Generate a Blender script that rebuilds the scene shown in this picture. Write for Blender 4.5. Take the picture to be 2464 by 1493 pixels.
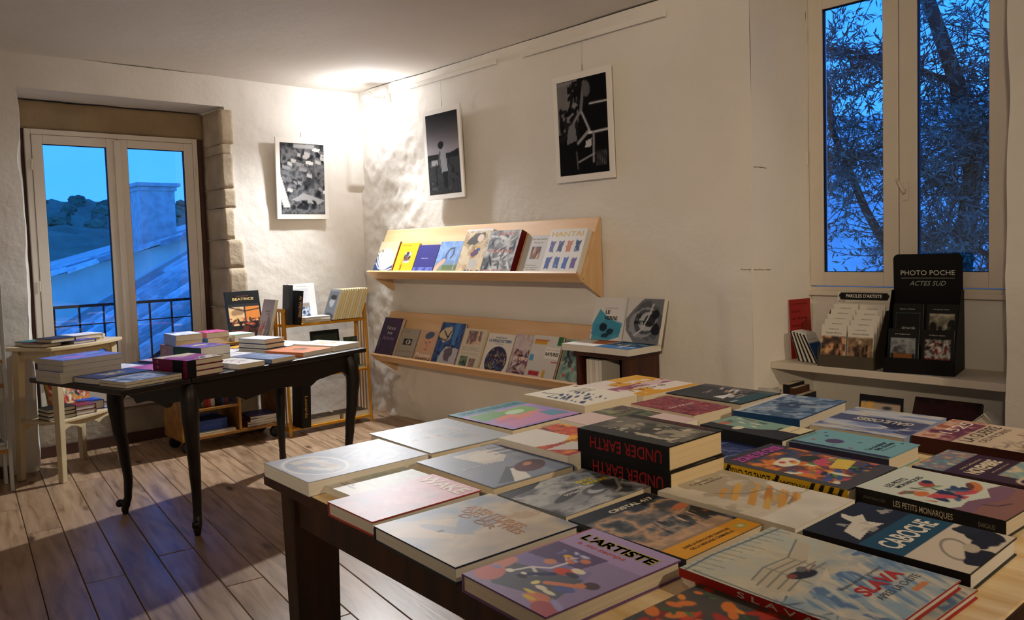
import bpy, bmesh, math, random
import numpy as np
from mathutils import Vector, Matrix, noise, Euler

for _o in list(bpy.data.objects):
    bpy.data.objects.remove(_o, do_unlink=True)
scene = bpy.context.scene
COL = scene.collection
PI = math.pi
R = math.radians

# ------------------------------------------------------------------ camera
cam_d = bpy.data.cameras.new('camera'); cam = bpy.data.objects.new('camera', cam_d); COL.objects.link(cam)
scene.camera = cam
cam_d.sensor_fit = 'HORIZONTAL'; cam_d.sensor_width = 36.0
cam_d.lens = 1905.0 / 2464.0 * 36.0
cam_d.shift_y = -44.5 / 2464.0
cam_d.clip_start = 0.05; cam_d.clip_end = 500
def _cam():
    yaw, pit, rol = R(48.05), R(3.31), R(-1.80)
    f = Vector((math.cos(pit)*math.cos(yaw), math.cos(pit)*math.sin(yaw), -math.sin(pit)))
    r = Vector((math.sin(yaw), -math.cos(yaw), 0)); u = r.cross(f)
    r2 = r*math.cos(rol) + u*math.sin(rol); u2 = -r*math.sin(rol) + u*math.cos(rol)
    m = Matrix((r2, u2, -f)).transposed().to_4x4()
    m.translation = Vector((-3.484, -5.658, 1.32))
    return m
cam.matrix_world = _cam()

# ------------------------------------------------------------------ view + world (dusk sky)
vs = scene.view_settings
vs.view_transform = 'Standard'; vs.look = 'None'; vs.gamma = 1.0; vs.exposure = 0.0
try: vs.use_curve_mapping = False
except Exception: pass
world = bpy.data.worlds.new('dusk'); scene.world = world; world.use_nodes = True
wn = world.node_tree.nodes; wl = world.node_tree.links
bg = wn['Background']
tc = wn.new('ShaderNodeTexCoord'); sep = wn.new('ShaderNodeSeparateXYZ'); wl.new(tc.outputs['Generated'], sep.inputs[0])
rmp = wn.new('ShaderNodeValToRGB'); wl.new(sep.outputs['Z'], rmp.inputs[0])
rmp.color_ramp.elements[0].position = 0.0; rmp.color_ramp.elements[0].color = (0.10, 0.60, 2.1, 1)
rmp.color_ramp.elements[1].position = 0.9; rmp.color_ramp.elements[1].color = (0.04, 0.34, 1.8, 1)
_e = rmp.color_ramp.elements.new(0.3); _e.color = (0.05, 0.55, 2.3, 1)
wl.new(rmp.outputs[0], bg.inputs[0]); bg.inputs[1].default_value = 1.15

def lamp_light(name, kind, loc, energy, color, radius=0.05, aim=None, size=None, blend=0.5):
    d = bpy.data.lights.new(name, kind); d.energy = energy; d.color = color; d.shadow_soft_size = radius
    if kind == 'SPOT': d.spot_size = size; d.spot_blend = blend
    o = bpy.data.objects.new(name, d); COL.objects.link(o); o.location = loc
    if aim is not None:
        o.rotation_euler = (Vector(aim) - Vector(loc)).to_track_quat('-Z', 'Y').to_euler()
    return o
WARM = (1.0, 0.78, 0.54); NEUT = (0.95, 0.97, 1.0)
# corner spotlight (its fixture is built further down), a shop spotlight behind the viewer, and an added left fill
L_CORNER = lamp_light('spot_beam', 'SPOT', (-0.25, -0.445, 2.455), 300, NEUT, 0.035, (-1.9, -1.65, 0.1), R(120), 0.85)
L_BACK1 = lamp_light('back_room_spot_beam', 'SPOT', (-1.0, -7.0, 2.28), 150, WARM, 0.06, (-1.5, -4.5, 0.8), R(100), 1.0)
L_FILL_LEFT = lamp_light('left_fill_beam', 'SPOT', (-4.9, -6.2, 2.28), 430, WARM, 0.06, (0.0, -2.15, 2.1), R(63), 1.0)  # unseen lamp added as warm fill for the right wall

# ------------------------------------------------------------------ material helpers
def srgb(c):
    if isinstance(c, str):
        c = c.lstrip('#'); c = tuple(int(c[i:i+2], 16)/255 for i in (0, 2, 4))
    return tuple((x/12.92 if x <= 0.04045 else ((x+0.055)/1.055)**2.4) for x in c[:3])
MATS = {}
def mat(name, col, rough=0.6, var=0.0, vscale=4.0, bump=0.0, bscale=40.0, bdist=0.004, spec=0.5, coat=0.0, metal=0.0, stretch=(1,1,1), detail=4.0, rand=0.0, emis=None, estr=0.0, col2=None):
    if name in MATS: return MATS[name]
    m = bpy.data.materials.new(name); m.use_nodes = True
    nt = m.node_tree; p = nt.nodes['Principled BSDF']
    c = srgb(col); p.inputs['Base Color'].default_value = (*c, 1)
    p.inputs['Roughness'].default_value = rough; p.inputs['Metallic'].default_value = metal
    p.inputs['Specular IOR Level'].default_value = spec; p.inputs['Coat Weight'].default_value = coat
    if emis is not None:
        p.inputs['Emission Color'].default_value = (*srgb(emis), 1); p.inputs['Emission Strength'].default_value = estr
    tcn = nt.nodes.new('ShaderNodeTexCoord'); mp = nt.nodes.new('ShaderNodeMapping'); mp.inputs['Scale'].default_value = stretch
    nt.links.new(tcn.outputs['Object'], mp.inputs[0])
    if rand:
        oi = nt.nodes.new('ShaderNodeObjectInfo'); vm = nt.nodes.new('ShaderNodeVectorMath'); vm.operation = 'MULTIPLY_ADD'
        cmb = nt.nodes.new('ShaderNodeCombineXYZ')
        for k in range(3): nt.links.new(oi.outputs['Random'], cmb.inputs[k])
        nt.links.new(cmb.outputs[0], vm.inputs[0]); vm.inputs[1].default_value = (37, 91, 53); nt.links.new(tcn.outputs['Object'], vm.inputs[2])
        nt.links.new(vm.outputs[0], mp.inputs[0])
    if var or col2:
        nz = nt.nodes.new('ShaderNodeTexNoise'); nz.inputs['Scale'].default_value = vscale; nz.inputs['Detail'].default_value = detail
        nt.links.new(mp.outputs[0], nz.inputs['Vector'])
        r = nt.nodes.new('ShaderNodeValToRGB')
        c2 = srgb(col2) if col2 else tuple(x*(1-var) for x in c)
        r.color_ramp.elements[0].position = 0.35; r.color_ramp.elements[0].color = (*c2, 1)
        r.color_ramp.elements[1].position = 0.65; r.color_ramp.elements[1].color = (*c, 1)
        nt.links.new(nz.outputs['Fac'], r.inputs[0])
        out = r.outputs[0]
        if rand:
            hs = nt.nodes.new('ShaderNodeHueSaturation'); mr = nt.nodes.new('ShaderNodeMapRange')
            nt.links.new(oi.outputs['Random'], mr.inputs[0]); mr.inputs[3].default_value = 1-rand; mr.inputs[4].default_value = 1+rand
            nt.links.new(mr.outputs[0], hs.inputs['Value']); nt.links.new(out, hs.inputs['Color']); out = hs.outputs[0]
        nt.links.new(out, p.inputs['Base Color'])
    if bump:
        nb = nt.nodes.new('ShaderNodeTexNoise'); nb.inputs['Scale'].default_value = bscale; nb.inputs['Detail'].default_value = 6
        nt.links.new(mp.outputs[0], nb.inputs['Vector'])
        b = nt.nodes.new('ShaderNodeBump'); b.inputs['Strength'].default_value = bump; b.inputs['Distance'].default_value = bdist
        nt.links.new(nb.outputs['Fac'], b.inputs['Height']); nt.links.new(b.outputs[0], p.inputs['Normal'])
    MATS[name] = m
    return m

M_PLASTER = mat('plaster', '#e6e2da', 0.9, 0.10, 1.3, 0.55, 22, 0.006, 0.2)
M_CEIL = mat('ceiling_plaster', '#e2ddd4', 0.92, 0.08, 1.1, 0.45, 14, 0.006, 0.2)
M_STONE = mat('rough_stone', '#b3a48e', 0.92, 0.22, 6, 0.8, 30, 0.008, 0.2, rand=0.10)
M_LINTEL = mat('lintel_stone', '#a08b6c', 0.92, 0.22, 5, 0.7, 30, 0.006, 0.2)
M_FRAME = mat('painted_frame', '#d9d0c2', 0.45, 0.05, 3, 0.1, 50, 0.001, 0.4)
M_FLOORBASE = mat('subfloor', '#2a1a10', 0.9)
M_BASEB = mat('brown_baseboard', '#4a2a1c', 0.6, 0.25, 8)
M_METAL = mat('dark_iron', '#3a3c42', 0.5, metal=0.7)
M_CHROME = mat('satin_steel', '#b8b8b8', 0.35, metal=1.0)
M_WHITEPL = mat('white_enamel', '#e8e6e2', 0.4)
M_BLACK = mat('black_card', '#050506', 0.6, spec=0.2)

def plank_material():
    m = bpy.data.materials.new('pine_planks'); m.use_nodes = True; nt = m.node_tree; N = nt.nodes; L = nt.links
    p = N['Principled BSDF']; tcn = N.new('ShaderNodeTexCoord'); oi = N.new('ShaderNodeObjectInfo')
    cmb = N.new('ShaderNodeCombineXYZ'); [L.new(oi.outputs['Random'], cmb.inputs[k]) for k in range(3)]
    vm = N.new('ShaderNodeVectorMath'); vm.operation = 'MULTIPLY_ADD'; L.new(cmb.outputs[0], vm.inputs[0]); vm.inputs[1].default_value = (61, 17, 29)
    L.new(tcn.outputs['Object'], vm.inputs[2])
    mp = N.new('ShaderNodeMapping'); mp.inputs['Scale'].default_value = (1.6, 14, 14); L.new(vm.outputs[0], mp.inputs[0])
    nz = N.new('ShaderNodeTexNoise'); nz.inputs['Scale'].default_value = 1.6; nz.inputs['Detail'].default_value = 5; nz.inputs['Distortion'].default_value = 0.8; L.new(mp.outputs[0], nz.inputs['Vector'])
    r = N.new('ShaderNodeValToRGB'); L.new(nz.outputs['Fac'], r.inputs[0])
    r.color_ramp.elements[0].position = 0.25; r.color_ramp.elements[0].color = (*srgb('#6e543a'), 1)
    r.color_ramp.elements[1].position = 0.7; r.color_ramp.elements[1].color = (*srgb('#b4967a'), 1)
    e = r.color_ramp.elements.new(0.48); e.color = (*srgb('#9e8164'), 1)
    # knots
    mp2 = N.new('ShaderNodeMapping'); mp2.inputs['Scale'].default_value = (2.2, 6.5, 6.5); L.new(vm.outputs[0], mp2.inputs[0])
    vo = N.new('ShaderNodeTexVoronoi'); vo.inputs['Scale'].default_value = 1.0; L.new(mp2.outputs[0], vo.inputs['Vector'])
    k = N.new('ShaderNodeValToRGB'); L.new(vo.outputs['Distance'], k.inputs[0])
    k.color_ramp.elements[0].position = 0.06; k.color_ramp.elements[0].color = (1, 1, 1, 1)
    k.color_ramp.elements[1].position = 0.16; k.color_ramp.elements[1].color = (0, 0, 0, 1)
    mx = N.new('ShaderNodeMix'); mx.data_type = 'RGBA'; L.new(k.outputs[0], mx.inputs[0]); L.new(r.outputs[0], mx.inputs[6]); mx.inputs[7].default_value = (*srgb('#4a3022'), 1)
    # wear stains
    st = N.new('ShaderNodeTexNoise'); st.inputs['Scale'].default_value = 3.0; st.inputs['Detail'].default_value = 6; L.new(tcn.outputs['Object'], st.inputs['Vector'])
    hs = N.new('ShaderNodeHueSaturation'); mr = N.new('ShaderNodeMapRange'); L.new(oi.outputs['Random'], mr.inputs[0]); mr.inputs[3].default_value = 0.82; mr.inputs[4].default_value = 1.12
    L.new(mr.outputs[0], hs.inputs['Value']); L.new(mx.outputs[2], hs.inputs['Color']); L.new(hs.outputs[0], p.inputs['Base Color'])
    rr = N.new('ShaderNodeMapRange'); L.new(st.outputs['Fac'], rr.inputs[0]); rr.inputs[3].default_value = 0.22; rr.inputs[4].default_value = 0.5; L.new(rr.outputs[0], p.inputs['Roughness'])
    b = N.new('ShaderNodeBump'); b.inputs['Strength'].default_value = 0.25; b.inputs['Distance'].default_value = 0.002; L.new(nz.outputs['Fac'], b.inputs['Height']); L.new(b.outputs[0], p.inputs['Normal'])
    return m
M_PLANK = plank_material()

def wood(name, c1, c2, rough=0.5, axis=0, sc=1.0, coat=0.0):
    s = [14, 14, 14]; s[axis] = 1.2
    return mat(name, c1, rough, 0.0, 1.5*sc, 0.15, 2.0, 0.001, 0.4, coat, 0, tuple(s), 5.0, 0.06, col2=c2)
def glass_mat():
    m = bpy.data.materials.new('window_glass'); m.use_nodes = True; nt = m.node_tree; N = nt.nodes; L = nt.links
    N.remove(N['Principled BSDF']); o = N['Material Output']
    t = N.new('ShaderNodeBsdfTransparent'); t.inputs[0].default_value = (0.93, 0.95, 0.96, 1); g = N.new('ShaderNodeBsdfGlossy'); g.inputs['Roughness'].default_value = 0.01
    f = N.new('ShaderNodeFresnel'); f.inputs['IOR'].default_value = 1.62
    mx = N.new('ShaderNodeMixShader'); L.new(f.outputs[0], mx.inputs[0]); L.new(t.outputs[0], mx.inputs[1]); L.new(g.outputs[0], mx.inputs[2]); L.new(mx.outputs[0], o.inputs[0])
    return m
M_GLASS = glass_mat()

# ------------------------------------------------------------------ mesh helpers
class MB:
    def __init__(s): s.v = []; s.f = []; s.mi = []
    def add(s, vs_, fs, mi=0):
        n = len(s.v); s.v += [tuple(q) for q in vs_]; s.f += [tuple(i+n for i in q) for q in fs]; s.mi += [mi]*len(fs); return s
    def box(s, x0, y0, z0, x1, y1, z1, M=None, mi=0):
        v = [Vector(q) for q in ((x0,y0,z0),(x1,y0,z0),(x1,y1,z0),(x0,y1,z0),(x0,y0,z1),(x1,y0,z1),(x1,y1,z1),(x0,y1,z1))]
        if M is not None: v = [M @ q for q in v]
        return s.add(v, [(3,2,1,0),(4,5,6,7),(0,1,5,4),(1,2,6,5),(2,3,7,6),(3,0,4,7)], mi)
    def prism(s, pts, a, b, axis='y', mi=0):
        # pts: 2d outline; axis 'y': (x,z), 'x': (y,z), 'z': (x,y)
        f = {'y': lambda p, t: (p[0], t, p[1]), 'x': lambda p, t: (t, p[0], p[1]), 'z': lambda p, t: (p[0], p[1], t)}[axis]
        n = len(pts); v = [f(p, a) for p in pts] + [f(p, b) for p in pts]
        fs = [tuple(range(n)), tuple(range(2*n-1, n-1, -1))] + [(i, n+i, n+(i+1) % n, (i+1) % n) for i in range(n)]
        return s.add(v, fs, mi)
    def tube(s, pts, rad, n=8, mi=0, flat=1.0):
        pts = [Vector(p) for p in pts]; rad = rad if isinstance(rad, (list, tuple)) else [rad]*len(pts)
        vs_ = []; ref = None
        for i, p in enumerate(pts):
            d = (pts[min(i+1, len(pts)-1)] - pts[max(i-1, 0)]).normalized()
            if ref is None: ref = Vector((1, 0, 0)) if abs(d.x) < 0.9 else Vector((0, 1, 0))
            a = (ref - d*ref.dot(d)).normalized(); b = d.cross(a); ref = a
            for k in range(n):
                t = 2*PI*k/n; vs_.append(p + a*math.cos(t)*rad[i] + b*math.sin(t)*rad[i]*flat)
        m = len(pts); fs = [tuple(range(n-1, -1, -1)), tuple(range((m-1)*n, m*n))]
        for i in range(m-1):
            for k in range(n): fs.append((i*n+k, i*n+(k+1) % n, (i+1)*n+(k+1) % n, (i+1)*n+k))
        return s.add(vs_, fs, mi)
    def lathe(s, prof, n=16, M=None, mi=0):
        vs_ = []
        for r_, z in prof:
            for k in range(n):
                t = 2*PI*k/n; q = Vector((r_*math.cos(t), r_*math.sin(t), z)); vs_.append(M @ q if M is not None else q)
        m = len(prof); fs = [tuple(range(n-1, -1, -1)), tuple(range((m-1)*n, m*n))]
        for i in range(m-1):
            for k in range(n): fs.append((i*n+k, i*n+(k+1) % n, (i+1)*n+(k+1) % n, (i+1)*n+k))
        return s.add(vs_, fs, mi)
    def patch(s, fn, nu, nv, mi=0, flip=False):
        vs_ = [fn(i/nu, j/nv) for j in range(nv+1) for i in range(nu+1)]
        fs = []
        for j in range(nv):
            for i in range(nu):
                q = (j*(nu+1)+i, j*(nu+1)+i+1, (j+1)*(nu+1)+i+1, (j+1)*(nu+1)+i)
                fs.append(q[::-1] if flip else q)
        return s.add(vs_, fs, mi)
    def build(s, name, mats, parent=None, smooth=False, bevel=0.0, loc=None, fix=True):
        me = bpy.data.meshes.new(name); me.from_pydata(s.v, [], s.f); me.update()
        for m in (mats if isinstance(mats, (list, tuple)) else [mats]): me.materials.append(m)
        if any(s.mi): me.polygons.foreach_set('material_index', s.mi)
        if fix:
            b = bmesh.new(); b.from_mesh(me); bmesh.ops.recalc_face_normals(b, faces=b.faces); b.to_mesh(me); b.free()
        if smooth: me.polygons.foreach_set('use_smooth', [True]*len(me.polygons))
        o = bpy.data.objects.new(name, me); COL.objects.link(o)
        if parent is not None: o.parent = parent
        if loc is not None: o.location = loc
        if bevel:
            md = o.modifiers.new('bevel', 'BEVEL'); md.width = bevel; md.segments = 2; md.limit_method = 'ANGLE'; md.angle_limit = R(40)
        return o
def bx(name, a, b, m, parent=None, bevel=0.0, M=None):
    q = MB(); q.box(*a, *b, M=M); return q.build(name, m, parent, bevel=bevel)
def tag(o, label=None, cat=None, group=None, kind=None):
    if label: o['label'] = label
    if cat: o['category'] = cat
    if group: o['group'] = group
    if kind: o['kind'] = kind
    return o
def empty(name, loc=(0,0,0), rz=0.0, label=None, cat=None, group=None, M=None, kind=None):
    o = bpy.data.objects.new(name, None); COL.objects.link(o); o.empty_display_size = 0.05
    if M is not None: o.matrix_world = M
    else: o.location = loc; o.rotation_euler = (0, 0, rz)
    return tag(o, label, cat, group, kind)
def nz3(x, y, z, s=1.0): return noise.noise(Vector((x*s, y*s, z*s)))
def smooth01(t): t = max(0.0, min(1.0, t)); return t*t*(3-2*t)

# ------------------------------------------------------------------ room shell
CZ = 2.60                      # ceiling height
N1 = (-2.43, -1.13, 2.385, 0.45)   # window niche in the back wall: x0, x1, top, depth
N2 = (-4.66, -3.56, 0.42)          # niche in the right wall: y0, y1, depth
def d1(x, z):      # relief of the back wall (towards the room)
    d = 0.010*nz3(x, 0.3, z, 1.7) + 0.006*nz3(x, 4.1, z, 5.0) + 0.002*nz3(x, 7.7, z, 16)
    c = smooth01((x+0.165)/0.035) * smooth01((z-1.80)/0.05) * (1-smooth01((z-2.38)/0.12))   # pipe casing in the corner
    return d + 0.035*c
def d2(y, z):      # relief of the right wall
    d = 0.008*nz3(1.3, y, z, 1.5) + 0.004*nz3(3.3, y, z, 4.5)
    k = smooth01((y+0.95)/0.30)          # rough masonry near the corner
    lump = 0.020*nz3(9.1, y, z, 4.0) + 0.010*nz3(2.9, y, z, 11) + 0.004*nz3(5.9, y, z, 26)
    e = smooth01((y+3.85)/0.10)*(1-smooth01((y+3.38)/0.06)) if y > -4 else 0.0
    st = 0.010*(1-smooth01((y+3.42)/0.04)) * smooth01((1.17-z)/0.03)   # jamb stones under the plaster
    return d + k*(lump + 0.012) + st
def edge1(z, sgn): return 0.022*nz3(sgn*3.3, 1.0, z, 2.6) + 0.010*nz3(sgn*8.3, 2.0, z, 9.0)
XL, YF = -5.6, -8.6
def build_wall_back():
    q = MB()
    def P(x, z): return (x, -d1(x, z), z)
    st = 0.03
    q.patch(lambda u, v: P(XL + (N1[0]-XL)*u + edge1(v*CZ, 1)*smooth01((u-0.9)/0.1), v*CZ), 90, 70, flip=True)
    # strip above the niche
    q.patch(lambda u, v: (lambda z: P(N1[0] + (N1[1]-N1[0])*u + (edge1(z, 1)-.004)*(1-u) + (edge1(z, 2)+.004)*u, z))(N1[2] + (CZ-N1[2])*v), 44, 8, flip=True)
    # keep the upper corners of the side patches in line with the strip
    q.patch(lambda u, v: P(N1[1] + (0.0-N1[1])*u + edge1(v*CZ, 2)*smooth01((0.1-u)/0.1), v*CZ), 76, 150, flip=True)
    # reveals and soffit
    q.patch(lambda u, v: (lambda z: (N1[0] + edge1(z, 1)*(1-u) + 0.094*u + 0.006*nz3(5, u*3, z, 3), -d1(N1[0], z)*(1-u) + N1[3]*u, z))(v*N1[2]), 10, 70)
    q.patch(lambda u, v: (lambda z: (N1[1] + edge1(z, 2)*(1-u) - 0.04*u, -d1(N1[1], z)*(1-u) + N1[3]*u, z))(v*N1[2]), 10, 70, flip=True)
    q.patch(lambda u, v: (N1[0] + (N1[1]-N1[0])*u, (-0.004)*(1-v) + (N1[3]+0.05)*v, N1[2] + 0.004*nz3(u*2, v, 2, 3)), 20, 6, flip=True)
    o = q.build('wall_back', M_PLASTER, smooth=True, fix=False); tag(o, kind='structure')
    # masonry of the wall behind its skin
    bx('masonry', (XL-0.3, 0.05, -0.05), (N1[0]-0.06, 0.47, CZ+0.2), M_PLASTER, o)
    bx('masonry', (N1[1]+0.06, 0.05, -0.05), (0.3, 0.47, CZ+0.2), M_PLASTER, o)
    bx('masonry', (N1[0]-0.06, 0.05, N1[2]+0.01), (N1[1]+0.06, 0.47, CZ+0.2), M_PLASTER, o)
    # stone lintel over the window, breast wall below it
    def rough_box(x0, y0, z0, x1, y1, z1, amp, sd, nx=6, ek=1.0):
        b = bmesh.new(); bmesh.ops.create_cube(b, size=1.0)
        bmesh.ops.subdivide_edges(b, edges=b.edges[:], cuts=nx, use_grid_fill=True)
        for v in b.verts:
            c = v.co.copy(); rr = 1.0
            v.co = Vector((x0+(c.x+.5)*(x1-x0), y0+(c.y+.5)*(y1-y0), z0+(c.z+.5)*(z1-z0)))
            n = Vector((nz3(v.co.x+sd, v.co.y, v.co.z, 7), nz3(v.co.x, v.co.y+sd, v.co.z, 7), nz3(v.co.x, v.co.y, v.co.z+sd, 7)))
            v.co += n*amp
            k = sum(abs(t) > 0.49 for t in c)
            if k >= 2:
                mid = Vector(((x0+x1)/2, (y0+y1)/2, (z0+z1)/2)); v.co += (mid-v.co).normalized()*amp*ek*(0.7 if k == 2 else 1.3)
        me = bpy.data.meshes.new('stone'); b.to_mesh(me); b.free()
        me.polygons.foreach_set('use_smooth', [True]*len(me.polygons)); return me
    def stone(nm, me, m): 
        me.materials.append(m); s = bpy.data.objects.new(nm, me); COL.objects.link(s); s.parent = o; return s
    stone('lintel', rough_box(N1[0]-0.02, 0.35, 2.19, N1[1]+0.02, 0.62, 2.375, 0.006, 1.0, 8), M_LINTEL)
    stone('breast_wall', rough_box(N1[0]-0.02, 0.345, -0.02, N1[1]+0.02, 0.62, 0.262, 0.012, 2.0, 8), M_STONE)
    # dressed jamb stones of the right reveal
    zs = [0.0, 0.34, 0.66, 0.93, 1.22, 1.43, 1.66, 1.80, 2.05, 2.12, 2.37]
    rnd = random.Random(4)
    for i in range(len(zs)-1):
        ex = [0.10, 0.16, 0.06, 0.07, 0.05, 0.0, 0.02, 0.01, 0.0, 0.02][i]
        stone('stone', rough_box(N1[1]-0.035-0.006*rnd.random(), -0.006 - (0.012 if ex > .04 else 0.0), zs[i]+0.002, N1[1]+0.03+ex, 0.36, zs[i+1]-0.002, 0.0045, 10+i, 5, .35), M_STONE)
    for xa, xb in ((N1[0]-0.03, -2.337), (-1.216, N1[1]+0.03)): bx('dark_gap_filler', (xa, 0.362, 0.0), (xb, 0.47, 2.2), M_BASEB, o)  # dark strips stand in for the shaded gaps between frame and jambs
    # brown plinth boards
    bx('baseboard', (N1[0]+0.03, 0.325, 0.0), (N1[1]-0.03, 0.345, 0.075), M_BASEB, o, 0.003)
    bx('baseboard', (XL, -0.022, 0.0), (N1[0]-0.16, -0.004, 0.07), M_BASEB, o, 0.003)
    return o
WALL1 = build_wall_back()

def build_wall_right():
    q = MB()
    def P(y, z): return (-d2(y, z), y, z)
    q.patch(lambda u, v: P(-0.98*u, v*CZ), 80, 170)
    q.patch(lambda u, v: P(-0.98 + (N2[1]+0.98)*u, v*CZ), 70, 60)
    q.patch(lambda u, v: (lambda z: (-d2(N2[0], z) if True else 0, N2[0] + 0.012*nz3(1, 2, z, 3)*smooth01((0.1-u)/0.1) + (YF-N2[0])*u, z))(v*CZ), 90, 60)
    # reveals (left one seen, right one turned away)
    q.patch(lambda u, v: (lambda z: (-d2(N2[1], z)*(1-u) + N2[2]*u, N2[1] - 0.09*u + 0.004*nz3(u, 3, z, 2), z))(v*CZ), 10, 50)
    q.patch(lambda u, v: (lambda z: (-d2(N2[0], z)*(1-u) + N2[2]*u, N2[0] + 0.012*nz3(1, 2, z, 3)*(1-u) + 0.05*u, z))(v*CZ), 10, 50, flip=True)
    # niche back wall under and beside the window
    q.patch(lambda u, v: (N2[2] + 0.003*nz3(u, v, 1, 4), N2[1]-0.085 + (N2[0]-N2[1]+0.13)*u, v*1.06), 20, 20)
    o = q.build('wall_right', M_PLASTER, smooth=True, fix=False); tag(o, kind='structure')
    bx('masonry', (0.06, N2[1]+0.05, -0.05), (0.5, 0.3, CZ+0.2), M_PLASTER, o)
    bx('masonry', (0.06, YF-0.3, -0.05), (0.5, N2[0]-0.05, CZ+0.2), M_PLASTER, o)
    bx('masonry', (N2[2]+0.012, N2[0]-0.1, -0.05), (0.60, N2[1]+0.1, 1.045), M_PLASTER, o)
    return o
WALL2 = build_wall_right()
def crack(pts, r):
    rr = random.Random(int(abs(pts[0][2])*1000)); q = MB(); P = []
    for (a_, b_) in zip(pts[:-1], pts[1:]):
        for k in range(6): P.append(Vector(a_).lerp(Vector(b_), k/6) + Vector((0, 0, .004*(rr.random()-.5))))
    P.append(Vector(pts[-1])); q.tube(P, [r*(.4+rr.random()) for _ in P], 5); q.build('crack', mat('crack_shadow', '#8f7e66', .95), WALL2)
crack([(0.012, -3.5635, 1.668), (0.10, -3.582, 1.664)], .0022)
crack([(-0.012, -3.50, 1.168), (-0.012, -3.555, 1.166)], .0022); crack([(0.004, -3.5635, 1.165), (0.12, -3.587, 1.160)], .0026)
crack([(0.385, -3.641, 2.30), (0.385, -3.641, 2.58)], .0028)
q = MB(); q.patch(lambda u, v: (XL, YF + (0.0-YF)*u, v*CZ), 4, 4, flip=True); q.box(XL-0.3, YF-0.3, -0.05, XL-0.01, 0.3, CZ+0.2)
tag(q.build('wall_left', M_PLASTER, fix=False), kind='structure')
q = MB(); q.patch(lambda u, v: (XL + (0.5-XL)*u, YF, v*CZ), 4, 4); q.box(XL-0.3, YF-0.3, -0.05, 0.5, YF-0.01, CZ+0.2)
tag(q.build('wall_front', M_PLASTER, fix=False), kind='structure')
q = MB(); q.patch(lambda u, v: (XL + (0.47-XL)*u, YF + (0.05-YF)*v, CZ - 0.012*nz3(u*6, v*9, 0, 0.9) - 0.01*smooth01((v-0.97)/0.03) + 0.006), 60, 80, flip=True); q.box(XL-0.3, YF-0.3, CZ+0.04, 0.6, 0.5, CZ+0.2)
tag(q.build('ceiling', M_CEIL, smooth=False, fix=False), kind='structure')

def build_floor():
    o = bx('floor', (XL, YF, -0.06), (0.45, 0.40, -0.024), M_FLOORBASE); tag(o, kind='structure')
    az = R(83.06); dv = Vector((math.cos(az), math.sin(az), 0)); nv = Vector((math.sin(az), -math.cos(az), 0))
    rnd = random.Random(11); off0 = -1.67; pw = 0.15; meshes = {}
    k0 = -30; k1 = 16
    for k in range(k0, k1):
        c = off0 + (k+0.5)*pw
        # stations along the plank row, y from YF to the wall
        def y_end(x): return 0.345 if N1[0] < x < N1[1] else 0.03
        p_far = nv*c + dv*((0.0 - (nv*c).y)/dv.y); ye = y_end(p_far.x)
        s1 = (ye - (nv*c).y)/dv.y; s0 = (YF+0.02 - (nv*c).y)/dv.y
        if p_far.x > -0.06 and p_far.x < 0.6:
            # rows that run under the right wall stop where they meet it
            s1 = min(s1, (0.08 - (nv*c).x)/dv.x) if dv.x > 1e-6 else s1
        s = s0
        while s < s1-0.02:
            L_ = rnd.choice((1.4, 1.8, 2.2, 2.6)) + rnd.random()*0.3
            e = min(s+L_, s1)
            if s1-e < 0.5: e = s1
            mid = nv*c + dv*((s+e)/2)
            a = nv*c+dv*s; b_ = nv*c+dv*e
            if max(a.x, b_.x) > 0.10: 
                # trim at the wall
                if min(a.x, b_.x) > 0.10: s = e; continue
                e = min(e, (0.10-(nv*c).x)/dv.x); mid = nv*c + dv*((s+e)/2)
                if e - s < 0.05: s = s1; continue
            if mid.x < XL+0.1 or min(a.x, b_.x) < XL+0.08: s = e; continue
            key = round(e-s, 2)
            if key not in meshes:
                qq = MB(); h = (e-s)/2-0.0012; w = pw/2-0.0014; t = 0.0022
                qq.add([(-h,-w,-.022),(h,-w,-.022),(h,w,-.022),(-h,w,-.022),(-h,-w,-t),(h,-w,-t),(h,w,-t),(-h,w,-t),(-h+t,-w+t,0),(h-t,-w+t,0),(h-t,w-t,0),(-h+t,w-t,0)],
                       [(3,2,1,0),(0,1,5,4),(1,2,6,5),(2,3,7,6),(3,0,4,7),(4,5,9,8),(5,6,10,9),(6,7,11,10),(7,4,8,11),(8,9,10,11)])
                ob = qq.build('plank', M_PLANK, fix=False); meshes[key] = ob.data
            else:
                ob = bpy.data.objects.new('plank', meshes[key]); COL.objects.link(ob)
            ob.parent = o; ob.location = (mid.x, mid.y, -0.0008*rnd.random()); ob.rotation_euler = (0, 0, az)
            s = e
    return o
FLOOR = build_floor()

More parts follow.
